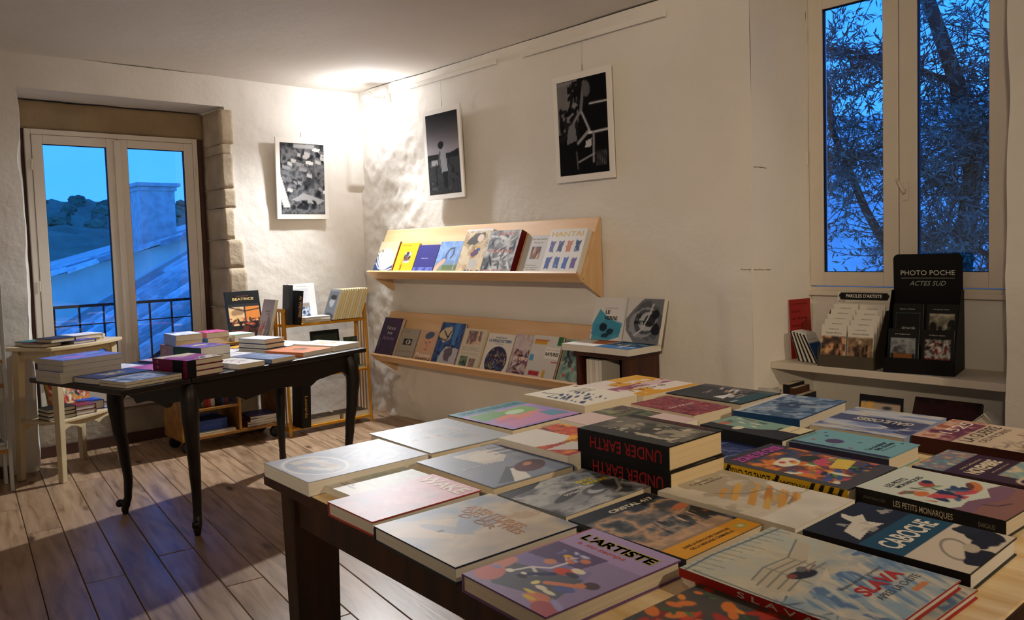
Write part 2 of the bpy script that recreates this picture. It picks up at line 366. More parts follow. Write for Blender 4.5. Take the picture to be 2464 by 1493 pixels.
# ------------------------------------------------------------------ windows
def sash(root, fr, opening, M, t=0.05, hinges=(), side=-1):
    # opening: local rect (x0,z0,x1,z1) of the sash, glass rect inside; local plane y=0, room towards -y
    x0, z0, x1, z1, g0, h0, g1, h1 = opening
    q = MB()
    for (a, b, c, d) in ((x0, z0, g0, z1), (g1, z0, x1, z1), (g0, z0, g1, h0), (g0, h1, g1, z1)):
        q.box(a, -t/2, b, c, t/2, d)
    s = q.build('sash', M_FRAME, root, bevel=0.004)
    q = MB(); bd = 0.010
    for (a, b, c, d) in ((g0-0.001, h0, g0+bd*0.3, h1), (g1-bd*0.3, h0, g1+0.001, h1), (g0, h0-0.001, g1, h0+bd*0.3), (g0, h1-bd*0.3, g1, h1+0.001)):
        q.box(a, -t*0.28, b, c, t*0.28, d)
    q.build('glazing_bead', M_BLACK, s)
    bx('pane', (g0, -0.003, h0), (g1, 0.003, h1), M_GLASS, s)
    for hz in hinges:
        q = MB(); hx = x0-0.006 if side < 0 else x1+0.006
        q.lathe([(0.0065, hz-0.035), (0.0065, hz+0.035)], 8, Matrix.Translation((hx, -t/2-0.006, 0))); q.build('hinge', M_FRAME, s)
    return s
def window1():
    M = Matrix.Translation((0, 0.35, 0)); root = empty('window_1', M=M, kind='structure')
    X0, X1, Z0, Z1 = -2.336, -1.217, 0.262, 2.187
    q = MB()
    for a, b, c, d in ((X0, Z0, X0+0.035, Z1), (X1-0.035, Z0, X1, Z1), (X0+0.035, Z1-0.035, X1-0.035, Z1), (X0+0.035, Z0, X1-0.035, Z0+0.06)):
        q.box(a, -0.02, b, c, 0.05, d)
    q.build('frame', M_FRAME, root, bevel=0.003)
    sash(root, 0, (X0+0.037, Z0+0.062, -1.780, Z1-0.037, -2.236, 0.45, -1.846, 2.090), None, 0.05, (0.5, 1.15, 1.95), -1)
    s = sash(root, 0, (-1.776, Z0+0.062, X1-0.037, Z1-0.037, -1.708, 0.45, -1.317, 2.094), None, 0.05, (0.5, 1.15, 1.95), 1)
    q = MB(); q.box(-1.800, -0.042, Z0+0.07, -1.756, -0.020, Z1-0.045); q.build('astragal', M_FRAME, root, bevel=0.004)
    return root
window1()
def window2():
    M = Matrix.Translation((N2[2], 0, 0)) @ Matrix.Rotation(R(-90), 4, 'Z')      # local x -> -Y, local y -> +X
    root = empty('window_2', M=M, kind='structure')
    X0, X1, Z0, Z1 = 3.640, 4.585, 1.062, 2.58
    q = MB()
    for a, b, c, d in ((X0-0.03, Z0-0.03, X0+0.012, Z1), (X1-0.012, Z0-0.03, X1+0.02, Z1), (X0, Z1-0.03, X1, Z1), (X0+0.012, Z0-0.03, X1-0.012, Z0)):
        q.box(a, -0.012, b, c, 0.06, d)
    q.build('frame', M_FRAME, root, bevel=0.003)
    bx('sill', (X0-0.035, -0.035, Z0-0.045), (X1+0.02, 0.03, Z0-0.02), M_FRAME, root, 0.004)
    sash(root, 0, (X0+0.008, Z0+0.004, 4.092, Z1-0.03, 3.722, 1.136, 4.020, 2.452), None, 0.045, (1.16, 1.72, 2.34), -1)
    s = sash(root, 0, (4.096, Z0+0.004, X1-0.010, Z1-0.03, 4.176, 1.138, 4.474, 2.47), None, 0.045, (1.85,), 1)
    q = MB(); q.box(4.112, -0.031, 1.475, 4.138, -0.022, 1.560); h = q.build('handle_plate', M_FRAME, s, bevel=0.003)
    q = MB(); q.tube([(4.125, -0.028, 1.52), (4.125, -0.055, 1.52)], 0.007, 8); q.tube([(4.132, -0.055, 1.508), (4.118, -0.055, 1.535), (4.098, -0.055, 1.575)], [0.009, 0.008, 0.007], 8, flat=0.7)
    q.build('lever', M_FRAME, h, smooth=True)
    return root
window2()
# slim masonry above window 2 is out of the picture but closes the room
bx('trim_1', (N2[2]+0.0, N2[0]-0.02, 2.575), (0.60, N2[1]+0.02, CZ+0.1), M_PLASTER)['kind'] = 'structure'
for a, b in (((0.42, N2[1]-0.085, 1.03), (0.60, N2[1]+0.06, CZ)), ((0.42, N2[0]-0.06, 1.03), (0.60, N2[0]+0.065, CZ))):
    bx('trim_2', a, b, M_PLASTER)['kind'] = 'structure'
# ------------------------------------------------------------------ furniture materials
M_BIGTOP = wood('worn_pine_top', '#eedcb4', '#d2ae74', 0.5, 1, 1.0)
M_BIGLEG = wood('stained_pine', '#3e2212', '#22120a', 0.5, 2, 1.0)
M_DARK = wood('dark_walnut', '#1c0d06', '#100603', 0.42, 0, 1.0, 0.0)
M_DARKLEG = wood('dark_walnut_leg', '#160a05', '#0c0503', 0.45, 2, 1.0, 0.0)
M_CREAM = mat('cream_paint', '#cdbb94', 0.5, 0.10, 5, 0.1, 30, 0.001)
M_YEL = mat('mustard_paint', '#c78a0c', 0.45, 0.08, 6, 0.1, 40, 0.001)
M_PLY = wood('birch_ply', '#dcb88c', '#cfa574', 0.5, 1, 0.7)
M_PLYV = wood('birch_ply_upright', '#dcb88c', '#cfa574', 0.5, 2, 0.7)
M_OAK = wood('oiled_oak', '#a87732', '#8a5c22', 0.5, 0, 0.8)
M_MAHO = wood('mahogany', '#47200f', '#2c1208', 0.4, 2, 1.0)
M_SHELFW = mat('white_shelf_paint', '#d8cfc0', 0.55, 0.06, 4)
M_RUBBER = mat('black_rubber', '#0a0a0b', 0.6)
M_ACRYL = mat('grey_acrylic', '#a9aba6', 0.25, spec=0.6)
M_BULB = mat('lit_bulb', '#ffffff', 0.5, emis='#fbfaff', estr=580)

# ------------------------------------------------------------------ big display table in front
TZ = 0.765
BT_M = Matrix.Translation((-1.89, -4.545, 0)) @ Matrix.Rotation(R(-1.6), 4, 'Z')
def big_table():
    t = empty('display_table', M=BT_M, label='large stained pine table covered in flat-laid picture books in the foreground', cat='table')
    X, Y = 0.775, 0.765
    q = MB(); q.box(-X, -Y, TZ-0.03, X, Y, TZ); q.mi = [1, 0, 1, 1, 1, 1]; q.build('tabletop', [M_BIGTOP, M_BIGLEG], t, bevel=0.004)
    a = X-0.02; b = Y-0.06
    for nm, c, d in (('apron', (-a+0.012, -b, 0.650), (-a+0.036, b, TZ-0.031)), ('apron', (a-0.036, -b, 0.650), (a-0.012, b, TZ-0.031)),
                     ('apron', (-a+0.05, -b+0.012, 0.650), (a-0.05, -b+0.036, TZ-0.031)), ('apron', (-a+0.05, b-0.036, 0.650), (a-0.05, b-0.012, TZ-0.031))):
        bx(nm, c, d, M_BIGLEG, t, 0.003)
    for sx in (-1, 1):
        for sy in (-1, 1):
            q = MB(); cx, cy = sx*(a-0.06), sy*(b-0.032)
            w0, w1, e0, e1 = 0.062, 0.048, 0.034, 0.03
            v = []
            for z, w, e in ((0.0, w1, e1), (TZ-0.031, w0, e0)):
                v += [(cx-w, cy-e, z), (cx+w, cy-e, z), (cx+w, cy+e, z), (cx-w, cy+e, z)]
            q.add(v, [(3,2,1,0),(4,5,6,7),(0,1,5,4),(1,2,6,5),(2,3,7,6),(3,0,4,7)])
            q.build('leg', M_BIGLEG, t, bevel=0.004)
    return t
big_table()

# ------------------------------------------------------------------ dark table with cabriole legs
DT_A = R(13.9); DT_P = Vector((-2.50, -2.07, 0)); DZ = 0.76
DT_M = Matrix.Translation(DT_P) @ Matrix.Rotation(DT_A, 4, 'Z')
def scallop(L, n=48):
    # outline of a scalloped apron along its length (0..L): list of (s, z) on the lower edge
    out = []
    for i in range(n+1):
        t = i/n; a = abs(t-0.5)*2
        z = 0.605 + 0.012*math.cos(a*PI*2) if a < 0.42 else 0.618 + 0.02*smooth01((a-0.42)/0.5)
        z -= 0.014*math.exp(-((a-0.46)/0.030)**2)
        if a > 0.86: z -= 0.05*smooth01((a-0.86)/0.14)
        out.append((t*L, z))
    return out
def dark_table():
    t = empty('cabriole_table', M=DT_M, label='dark walnut antique table with cabriole legs, scalloped apron and a pulled-out leaf', cat='table')
    q = MB(); q.box(0.335, 0, DZ-0.026, 1.46, 0.81, DZ); q.build('tabletop', M_DARK, t, bevel=0.007)
    q = MB(); q.box(0.0, 0.0, DZ-0.026, 0.332, 0.81, DZ); q.build('leaf', M_DARK, t, bevel=0.007)
    u0, u1, v0, v1 = 0.37, 1.39, 0.075, 0.69
    for (a, b, ax) in ((u0, u1, 'y'), (u0, u1, 'Y'), (v0, v1, 'x'), (v0, v1, 'X')):
        pts = [(a+s, z) for s, z in scallop(b-a)]
        pts = [(a, DZ-0.027)] + pts + [(b, DZ-0.027)]
        q = MB()
        if ax in 'yY': c = v0 if ax == 'y' else v1; q.prism(pts, c-0.011, c+0.011, 'y')
        else: c = u0 if ax == 'x' else u1; q.prism(pts, c-0.011, c+0.011, 'x')
        q.build('apron', M_DARK, t)
    prof = [(0.733, -0.004, 0.034), (0.66, 0.012, 0.042), (0.58, 0.018, 0.039), (0.46, 0.008, 0.033), (0.32, -0.010, 0.027), (0.18, -0.022, 0.022), (0.09, -0.016, 0.019), (0.05, -0.004, 0.021), (0.025, 0.002, 0.018), (0.0, 0.0, 0.013)]
    for cu, cv, du, dv_ in ((u0, v0, -1, -1), (u0, v1, -1, 1), (u1, v0, 1, -1), (u1, v1, 1, 1)):
        q = MB(); o = Vector((du, dv_, 0)).normalized()
        # smooth the profile
        pts = []; rad = []
        for i in range(len(prof)-1):
            for k in range(4):
                s = k/4; z = prof[i][0]*(1-s)+prof[i+1][0]*s; s2 = smooth01(s)
                pts.append(Vector((cu, cv, z)) + o*(prof[i][1]*(1-s2)+prof[i+1][1]*s2)); rad.append(prof[i][2]*(1-s2)+prof[i+1][2]*s2)
        pts.append(Vector((cu, cv, 0))); rad.append(prof[-1][2])
        q.tube(pts, rad, 12); l = q.build('leg', M_DARKLEG, t, smooth=True)
        q = MB(); c = Vector((cu, cv, 0.058)) + o*0.024
        q.lathe([(0.004, -0.016), (0.017, -0.015), (0.020, 0), (0.017, 0.015), (0.004, 0.016)], 14, Matrix.Translation(c) @ o.to_track_quat('X', 'Z').to_matrix().to_4x4() @ Matrix.Rotation(R(90), 4, 'X'))
        q.build('scroll_foot', M_DARKLEG, l, smooth=True)
    return t
dark_table()

# ------------------------------------------------------------------ cream side table by the window
CT_M = Matrix.Translation((-2.278, -0.156, 0)) @ Matrix.Rotation(R(33.2), 4, 'Z'); CTZ = 0.81
def cream_table():
    t = empty('side_table', M=CT_M, label='cream painted two-tier side table with bowed top and splayed square legs', cat='table')
    def outline(hx, hy, bow, n=14):
        p = []
        for i in range(n+1): s = -1+2*i/n; p.append((s*hx, -hy - bow*(1-s*s)))
        for i in range(n+1): s = 1-2*i/n; p.append((s*hx, hy + bow*(1-s*s)))
        return p
    q = MB(); q.prism(outline(0.285, 0.17, 0.05), CTZ-0.022, CTZ, 'z'); q.build('tabletop', M_CREAM, t, bevel=0.004)
    q = MB(); q.prism(outline(0.235, 0.135, 0.03), 0.345, 0.362, 'z'); q.build('shelf', M_CREAM, t, bevel=0.003)
    for sy in (-1, 1):
        for z0, z1, nm in ((CTZ-0.11, CTZ-0.023, 'apron'), (0.285, 0.344, 'shelf_apron')):
            pts = [(-0.215, z1)] + [(-0.215+0.43*i/24, z0 + (z1-z0)*(0.15+0.45*abs(math.sin(3*PI*i/24)))) for i in range(25)] + [(0.215, z1)]
            q = MB(); q.prism(pts, sy*0.138-0.008, sy*0.138+0.008, 'y'); q.build(nm, M_CREAM, t)
    for sx in (-1, 1):
        pts = [(-0.12, CTZ-0.023)] + [(-0.12+0.24*i/12, CTZ-0.10+0.03*abs(math.sin(2*PI*i/12))) for i in range(13)] + [(0.12, CTZ-0.023)]
        q = MB(); q.prism(pts, sx*0.222-0.008, sx*0.222+0.008, 'x'); q.build('apron', M_CREAM, t)
    for sx in (-1, 1):
        for sy in (-1, 1):
            q = MB(); v = []
            for z, cx, cy, w in ((0.0, 0.240, 0.152, 0.017), (CTZ-0.023, 0.220, 0.136, 0.024)):
                v += [(sx*cx-w, sy*cy-w, z), (sx*cx+w, sy*cy-w, z), (sx*cx+w, sy*cy+w, z), (sx*cx-w, sy*cy+w, z)]
            q.add(v, [(3,2,1,0),(4,5,6,7),(0,1,5,4),(1,2,6,5),(2,3,7,6),(3,0,4,7)]); q.build('leg', M_CREAM, t, bevel=0.003)
    return t
cream_table()

# ------------------------------------------------------------------ rack at the left picture edge
RK = (-2.645, -0.36)
def rack():
    t = empty('display_rack', (RK[0], RK[1], 0), label='slim grey-posted display rack with wooden shelves at the left picture edge', cat='rack')
    for dx, dy in ((0, 0), (0, 0.19), (-0.52, 0), (-0.52, 0.19)):
        q = MB(); q.box(dx-0.010, dy-0.014, 0, dx+0.010, dy+0.014, 1.20); q.build('post', M_ACRYL, t, bevel=0.003)
    for z in (0.24, 0.62, 0.76):
        bx('shelf', (-0.51, -0.012, z-0.018), (-0.011, 0.20, z), M_OAK, t, 0.002)
    return t
rack()

# ------------------------------------------------------------------ low bookcase on castors under the window
BK = (-1.675, -0.955, -0.356, -0.015, 0.09, 0.72)
def bookcase():
    x0, x1, y0, y1, z0, z1 = BK; th = 0.02
    t = empty('low_bookcase', ((x0+x1)/2, (y0+y1)/2, 0), label='low oak bookcase on black castors under the left window', cat='bookcase')
    ox, oy = (x0+x1)/2, (y0+y1)/2
    def b(nm, a, c): return bx(nm, (a[0]-ox, a[1]-oy, a[2]), (c[0]-ox, c[1]-oy, c[2]), M_OAK, t, 0.002)
    b('side_panel', (x0, y0, z0), (x0+th, y1, z1-th)); b('side_panel', (x1-th, y0, z0), (x1, y1, z1-th))
    b('top', (x0, y0, z1-th), (x1, y1, z1)); b('bottom', (x0+th, y0, z0), (x1-th, y1, z0+th))
    b('divider', (-1.287, y0, z0+th), (-1.269, y1, z1-th))
    b('shelf', (x0+th, y0+0.005, 0.275), (-1.287, y1, 0.293)); b('shelf', (x0+th, y0+0.005, 0.49), (-1.287, y1, 0.508)); b('shelf', (-1.269, y0+0.005, 0.45), (x1-th, y1, 0.468))
    for sx in (x0+0.05, x1-0.05):
        for sy in (y0+0.05, y1-0.05):
            q = MB(); q.lathe([(0.01, -0.016), (0.036, -0.014), (0.042, -0.006), (0.042, 0.006), (0.036, 0.014), (0.01, 0.016)], 16, Matrix.Translation((sx-ox, sy-oy, 0.042)) @ Matrix.Rotation(R(90), 4, 'X'))
            c = q.build('castor', M_RUBBER, t, smooth=True)
            bx('castor_fork', (sx-ox-0.02, sy-oy-0.022, 0.045), (sx-ox+0.02, sy-oy+0.022, 0.089), M_RUBBER, c, 0.003)
    return t
bookcase()

# ------------------------------------------------------------------ mustard etagere in the corner
ET = (-0.93, -0.26, -0.40, -0.19)
def etagere():
    x0, x1, y0, y1 = ET; t = empty('etagere', ((x0+x1)/2, (y0+y1)/2, 0), label='mustard yellow wooden etagere with slatted sides in the corner', cat='shelf')
    ox, oy = (x0+x1)/2, (y0+y1)/2; w = 0.013
    for nm, x in (('side_frame', x0), ('side_frame', x1)):
        q = MB()
        q.tube([(x-ox, y0-oy, 0), (x-ox, y0+0.035-oy, 0.90)], w, 4); q.tube([(x-ox, y1-oy, 0), (x-ox, y1-0.035-oy, 0.90)], w, 4)
        q.box(x-ox-w*.8, y0+0.025-oy, 0.895, x-ox+w*.8, y1-0.025-oy, 0.918)
        q.box(x-ox-w*.7, y0-oy, 0.03, x-ox+w*.7, y1-oy, 0.05); q.box(x-ox-w*.7, y0+0.02-oy, 0.395, x-ox+w*.7, y1-0.02-oy, 0.415)
        s = q.build(nm, M_YEL, t)
        for k in (0.3, 0.5, 0.7):
            q = MB(); ya = y0+(y1-y0)*k; q.tube([(x-ox, ya-oy, 0.045), (x-ox, ya-oy, 0.90)], 0.006, 4); q.build('slat', M_YEL, s)
    for z in (0.055, 0.42, 0.803):
        k = 0.035*z/0.9
        bx('shelf', (x0-ox+0.011, y0+k-oy-0.004, z-0.02), (x1-ox-0.011, y1-k-oy+0.004, z), M_YEL, t, 0.003)
    return t
etagere()

# ------------------------------------------------------------------ birch wall shelves
def wall_shelf(zt, y0, y1, label):
    t = empty('book_ledge', (0, (y0+y1)/2, zt-0.31), label=label, cat='shelf', group='birch book ledges on the wall')
    L = (y1-y0)/2; o = zt-0.31
    # inclined back panel, from the wall at the top down to the ledge
    q = MB(); q.prism([(-0.030, zt-o), (-0.046, zt-0.004-o), (-0.200, zt-0.350-o), (-0.184, zt-0.356-o)], -L, L, 'y'); q.build('back_panel', M_PLY, t)
    q = MB(); q.prism([(-0.150, zt-0.375-o), (-0.196, zt-0.372-o), (-0.252, zt-0.318-o), (-0.242, zt-0.306-o), (-0.190, zt-0.350-o)], -L, L, 'y'); q.build('ledge', M_PLY, t, bevel=0.0015)
    for s in (-1, 1):
        yy = s*(L-0.012)
        ins = 0.0 if s > 0 else 0.0
        q = MB(); q.prism([(-0.026, zt-0.006-o), (-0.020, zt-0.472-o), (-0.030, zt-0.472-o), (-0.186, zt-0.372-o), (-0.181, zt-0.356-o), (-0.032, zt-0.012-o)], yy-0.009 if s > 0 else yy-0.009, yy+0.009, 'y'); q.build('bracket', M_PLYV, t, bevel=0.001)
    return t
SH_UP = 1.472; SH_LO = 0.838
wall_shelf(SH_UP, -2.60, -0.40, 'upper birch book ledge on the right wall under the two photographs')
wall_shelf(SH_LO, -2.60, -0.40, 'lower birch book ledge on the right wall beneath the other ledge')

# ------------------------------------------------------------------ dark cabinet at the right wall
CB = (-0.31, -0.02, -2.99, -2.64, 0.73)
def cabinet():
    x0, x1, y0, y1, z1 = CB; t = empty('cabinet', ((x0+x1)/2, (y0+y1)/2, 0), label='small open mahogany cabinet against the wall with books on top', cat='cabinet')
    ox, oy = (x0+x1)/2, (y0+y1)/2
    def b(nm, a, c): return bx(nm, (a[0]-ox, a[1]-oy, a[2]), (c[0]-ox, c[1]-oy, c[2]), M_MAHO, t, 0.003)
    b('side_panel', (x0, y0, 0), (x1, y0+0.022, z1-0.026)); b('side_panel', (x0, y1-0.022, 0), (x1, y1, z1-0.026))
    b('top', (x0-0.012, y0-0.008, z1-0.025), (x1, y1+0.008, z1)); b('back_panel', (x1-0.012, y0+0.022, 0), (x1, y1-0.022, z1-0.026))
    b('shelf', (x0+0.012, y0+0.022, 0.44), (x1-0.012, y1-0.022, 0.46)); b('plinth', (x0+0.01, y0+0.022, 0.0), (x0+0.028, y1-0.022, 0.07))
    return t
cabinet()

# ------------------------------------------------------------------ white shelf board and bench in the window niche
NSZ = 0.70
def niche_shelf():
    q = MB(); q.prism([(0.105, -3.588), (0.105, -4.640), (0.418, -4.605), (0.418, -3.650)], NSZ-0.034, NSZ, 'z')
    o = q.build('window_shelf', M_SHELFW, bevel=0.003); tag(o, 'white painted board shelf set into the right window niche', 'shelf')
    q = MB(); q.prism([(-0.02, -3.600), (-0.02, -4.625), (0.405, -4.605), (0.405, -3.650)], 0.355, 0.375, 'z')
    t = empty('niche_bench', (0.2, -4.12, 0), label='low white bench in the niche below the window shelf, mostly hidden by the table', cat='bench')
    o = q.build('bench_top', M_SHELFW, t, bevel=0.003); o.matrix_parent_inverse = Matrix.Translation((-0.2, 4.12, 0))
    for x in (0.02, 0.36):
        for y in (-3.70, -4.56): bx('leg', (x-0.2-0.015, y+4.12-0.015, 0), (x-0.2+0.015, y+4.12+0.015, 0.354), M_SHELFW, t)
niche_shelf()

# ------------------------------------------------------------------ corner spotlight fixture
def corner_lamp():
    t = empty('wall_spotlight', (-0.02, -0.436, 2.486), label='lit white wall spotlight high in the corner near the ceiling', cat='lamp')
    o = Vector((-0.02, -0.436, 2.486))
    bx('wall_box', (-0.030, -0.035, -0.032), (0.012, 0.035, 0.032), M_WHITEPL, t, 0.006)
    q = MB(); q.box(-0.13, -0.012, -0.010, -0.030, 0.012, 0.010); q.build('arm', M_WHITEPL, t, bevel=0.003)
    q = MB(); q.tube([(-0.05, 0.0, 0.02), (-0.075, 0.01, 0.055), (-0.10, 0.02, 0.05), (-0.125, 0.02, 0.02), (-0.15, 0.02, 0.045), (-0.165, 0.025, 0.025)], 0.003, 6); q.build('cable', M_WHITEPL, t, smooth=True)
    d = (Vector((-1.9, -1.65, 0.1)) - Vector((-0.25, -0.445, 2.455))).normalized()
    M = Matrix.Translation(Vector((-0.175, 0.02, -0.012))) @ d.to_track_quat('Z', 'Y').to_matrix().to_4x4()
    q = MB(); q.lathe([(0.012, -0.035), (0.020, -0.03), (0.028, -0.005), (0.030, 0.0), (0.026, 0.0), (0.018, -0.022)], 20, M); q.build('lamp_holder', M_WHITEPL, t, smooth=True)
    q = MB(); q.lathe([(0.004, -0.018), (0.018, -0.014), (0.027, 0.0), (0.030, 0.014), (0.026, 0.028), (0.014, 0.038), (0.003, 0.041)], 16, M); q.build('bulb', M_BULB, t, smooth=True)
corner_lamp()
# ------------------------------------------------------------------ hanging rails
def rail(y0, y1, z, label):
    t = empty('picture_rail', (-0.02, (y0+y1)/2, z), label=label, cat='rail', group='picture hanging rails')
    L = (y1-y0)/2
    q = MB(); q.prism([(-0.002, -0.014), (-0.010, -0.014), (-0.012, 0.014), (-0.002, 0.014)], -L, L, 'y'); q.build('rail_profile', M_PLASTER, t)
    for s in (-1, 1): bx('end_cap', (-0.014, s*L-0.004, -0.017), (-0.001, s*L+0.004, 0.017), M_WHITEPL, t)
rail(-1.722, -0.60, 2.522, 'white picture hanging rail above the portrait of the standing figure')
rail(-3.078, -1.981, 2.513, 'white picture hanging rail above the photograph of climbers')
# wall socket behind the etagere
t = empty('wall_socket', (-0.165, -0.02, 0.36), label='round white wall socket behind the slatted yellow etagere', cat='socket')
bx('plate', (-0.04, -0.004, -0.04), (0.04, 0.004, 0.075), M_WHITEPL, t, 0.004)
q = MB(); q.lathe([(0.030, 0.0), (0.030, 0.010), (0.024, 0.010), (0.021, 0.003)], 20, Matrix.Rotation(R(90), 4, 'X')); q.build('socket_ring', M_WHITEPL, t, smooth=True)
q = MB(); q.lathe([(0.005, 0.0), (0.005, 0.006)], 8, Matrix.Rotation(R(90), 4, 'X')); q.build('pin', M_CHROME, t)
# ------------------------------------------------------------------ printed covers: painted on fine grids, titles as lettering
def hexc(c): c = c.lstrip('#'); return np.array([int(c[i:i+2], 16)/255 for i in (0, 2, 4)])
def vnoise(X, Y, sc, seed):
    rs = np.random.RandomState(seed % 100000); g = rs.rand(64, 64)
    x = X*sc; y = Y*sc; xi = np.floor(x).astype(int); yi = np.floor(y).astype(int); fx = x-xi; fy = y-yi
    fx = fx*fx*(3-2*fx); fy = fy*fy*(3-2*fy)
    a = g[yi % 64, xi % 64]; b = g[yi % 64, (xi+1) % 64]; c = g[(yi+1) % 64, xi % 64]; d = g[(yi+1) % 64, (xi+1) % 64]
    return (a*(1-fx)+b*fx)*(1-fy) + (c*(1-fx)+d*fx)*fy
def fbm(X, Y, sc, seed, o=4):
    t = 0; a = 0.5; n = 0
    for k in range(o): t = t + a*vnoise(X, Y, sc*2**k, seed+k*17); n += a; a *= 0.5
    return t/n
class Art:
    def __init__(s, w, h, base, res=40, seed=1):
        n = max(8, int(res)); k = max(w, h); s.nx = max(6, int(round(n*w/k))); s.ny = max(6, int(round(n*h/k)))
        gx = np.linspace(0, 1, s.nx); gy = np.linspace(0, 1, s.ny); s.X, s.Y = np.meshgrid(gx, gy); s.a = h/w; s.px = 1.0/s.nx
        s.C = np.zeros((s.ny, s.nx, 3)) + hexc(base); s.seed = seed
    def _mix(s, m, c, al=1.0):
        c = hexc(c) if isinstance(c, str) else c
        m = np.clip(m, 0, 1)[..., None]*al; s.C = s.C*(1-m) + c*m; return s
    def grad(s, c0, c1, y0=0, y1=1, axis='y'):
        t = np.clip(((s.Y if axis == 'y' else s.X)-y0)/(y1-y0), 0, 1)[..., None]; s.C = hexc(c0)*(1-t)+hexc(c1)*t; return s
    def box(s, x0, y0, x1, y1):
        p = s.px*0.7; return np.clip((s.X-x0)/p+.5, 0, 1)*np.clip((x1-s.X)/p+.5, 0, 1)*np.clip((s.Y-y0)/p+.5, 0, 1)*np.clip((y1-s.Y)/p+.5, 0, 1)
    def rect(s, x0, y0, x1, y1, c, al=1.0): return s._mix(s.box(x0, y0, x1, y1), c, al)
    def ell(s, cx, cy, rx, ry, c, rot=0.0, al=1.0, wob=0.0):
        dx = s.X-cx; dy = (s.Y-cy)*s.a; ct, st = math.cos(rot), math.sin(rot); u = dx*ct+dy*st; v = -dx*st+dy*ct
        r = np.sqrt((u/rx)**2+(v/ry)**2)
        if wob: r = r + wob*(fbm(s.X, s.Y*s.a, 7, int(cx*999+cy*77), 2)-.5)*2
        return s._mix((1-r)*min(rx, ry)/s.px+.5, c, al)
    def poly(s, pts, c, al=1.0):
        ins = np.zeros_like(s.X, bool); n = len(pts)
        for i in range(n):
            x0, y0 = pts[i]; x1, y1 = pts[(i+1) % n]
            if y0 == y1: continue
            cnd = ((y0 > s.Y) != (y1 > s.Y)) & (s.X < (x1-x0)*(s.Y-y0)/(y1-y0)+x0); ins ^= cnd
        return s._mix(ins.astype(float), c, al)
    def line(s, pts, w, c, al=1.0):
        d = np.full_like(s.X, 9.0)
        for (x0, y0), (x1, y1) in zip(pts[:-1], pts[1:]):
            ax, ay, bx_, by = x0, y0*s.a, x1, y1*s.a; L = max((bx_-ax)**2+(by-ay)**2, 1e-9)
            t = np.clip(((s.X-ax)*(bx_-ax)+(s.Y*s.a-ay)*(by-ay))/L, 0, 1)
            d = np.minimum(d, np.hypot(s.X-ax-t*(bx_-ax), s.Y*s.a-ay-t*(by-ay)))
        return s._mix((w/2-d)/s.px+.5, c, al)
    def spots(s, x0, y0, x1, y1, cols, n, size, seed=1, elong=1.6, al=1.0, rot=None):
        rs = random.Random(seed*31+s.seed); keep = s.C.copy(); m = s.box(x0, y0, x1, y1)[..., None]
        for k in range(n):
            r = size*(0.4+rs.random()); s.ell(x0+(x1-x0)*rs.random(), y0+(y1-y0)*rs.random(), r*elong, r/elong, rs.choice(cols), rot if rot is not None else rs.random()*PI, al)
        s.C = s.C*m + keep*(1-m); return s
    def cloud(s, cols, sc, seed=1, x0=0, y0=0, x1=1, y1=1, al=1.0, sx=1.0, sy=1.0):
        f = fbm(s.X*sx, s.Y*s.a*sy, sc, seed*13+s.seed); f = np.clip((f-.25)/.5, 0, 1)*(len(cols)-1); i = np.clip(f.astype(int), 0, len(cols)-2); t = (f-i)[..., None]
        P = np.array([hexc(c) for c in cols]); c = P[i]*(1-t)+P[i+1]*t; m = s.box(x0, y0, x1, y1)[..., None]*al; s.C = s.C*(1-m)+c*m; return s
    def thr(s, c, sc, t, seed=1, x0=0, y0=0, x1=1, y1=1, al=1.0, sx=1.0, sy=1.0):
        f = fbm(s.X*sx, s.Y*s.a*sy, sc, seed*29+s.seed); return s._mix(np.clip((f-t)/.04, 0, 1)*s.box(x0, y0, x1, y1), c, al)
def print_mat(rough, coat=0.0):
    rough = rough + .16; nm = 'printed_cover_%02d' % int(rough*100); sp = .12 if rough > .8 else .20
    if nm in MATS: return MATS[nm]
    m = bpy.data.materials.new(nm); m.use_nodes = True; nt = m.node_tree; p = nt.nodes['Principled BSDF']
    a = nt.nodes.new('ShaderNodeVertexColor'); a.layer_name = 'print'; nt.links.new(a.outputs[0], p.inputs['Base Color'])
    p.inputs['Roughness'].default_value = rough; p.inputs['Specular IOR Level'].default_value = sp
    MATS[nm] = m; return m
def lin(c): return np.where(c <= 0.04045, c/12.92, ((c+0.055)/1.055)**2.4)
def set_colors(me, cols):
    at = me.color_attributes.new('print', 'FLOAT_COLOR', 'POINT'); n = len(me.vertices)
    d = np.ones((n, 4), np.float32); d[:, :3] = lin(np.clip(cols, 0, 1)); at.data.foreach_set('color', d.ravel())
def art_mesh(name, art, w, h, z, parent, rough=0.35, M=None):
    nx, ny = art.nx, art.ny
    v = np.zeros((ny, nx, 3)); v[..., 0] = (art.X-.5)*w; v[..., 1] = (art.Y-.5)*h; v[..., 2] = z
    v = v.reshape(-1, 3)
    if M is not None:
        A = np.array(M); v = v @ A[:3, :3].T + A[:3, 3]
    i = np.arange(nx*ny).reshape(ny, nx); f = np.stack([i[:-1, :-1], i[:-1, 1:], i[1:, 1:], i[1:, :-1]], -1).reshape(-1, 4)
    me = bpy.data.meshes.new(name); me.vertices.add(len(v)); me.vertices.foreach_set('co', v.astype(np.float32).ravel())
    me.loops.add(f.size); me.loops.foreach_set('vertex_index', f.astype(np.int32).ravel())
    me.polygons.add(len(f)); me.polygons.foreach_set('loop_start', np.arange(0, f.size, 4, dtype=np.int32)); me.update(calc_edges=True)
    set_colors(me, art.C.reshape(-1, 3)); me.materials.append(print_mat(rough))
    o = bpy.data.objects.new(name, me); COL.objects.link(o); o.parent = parent; return o
_TX = {}
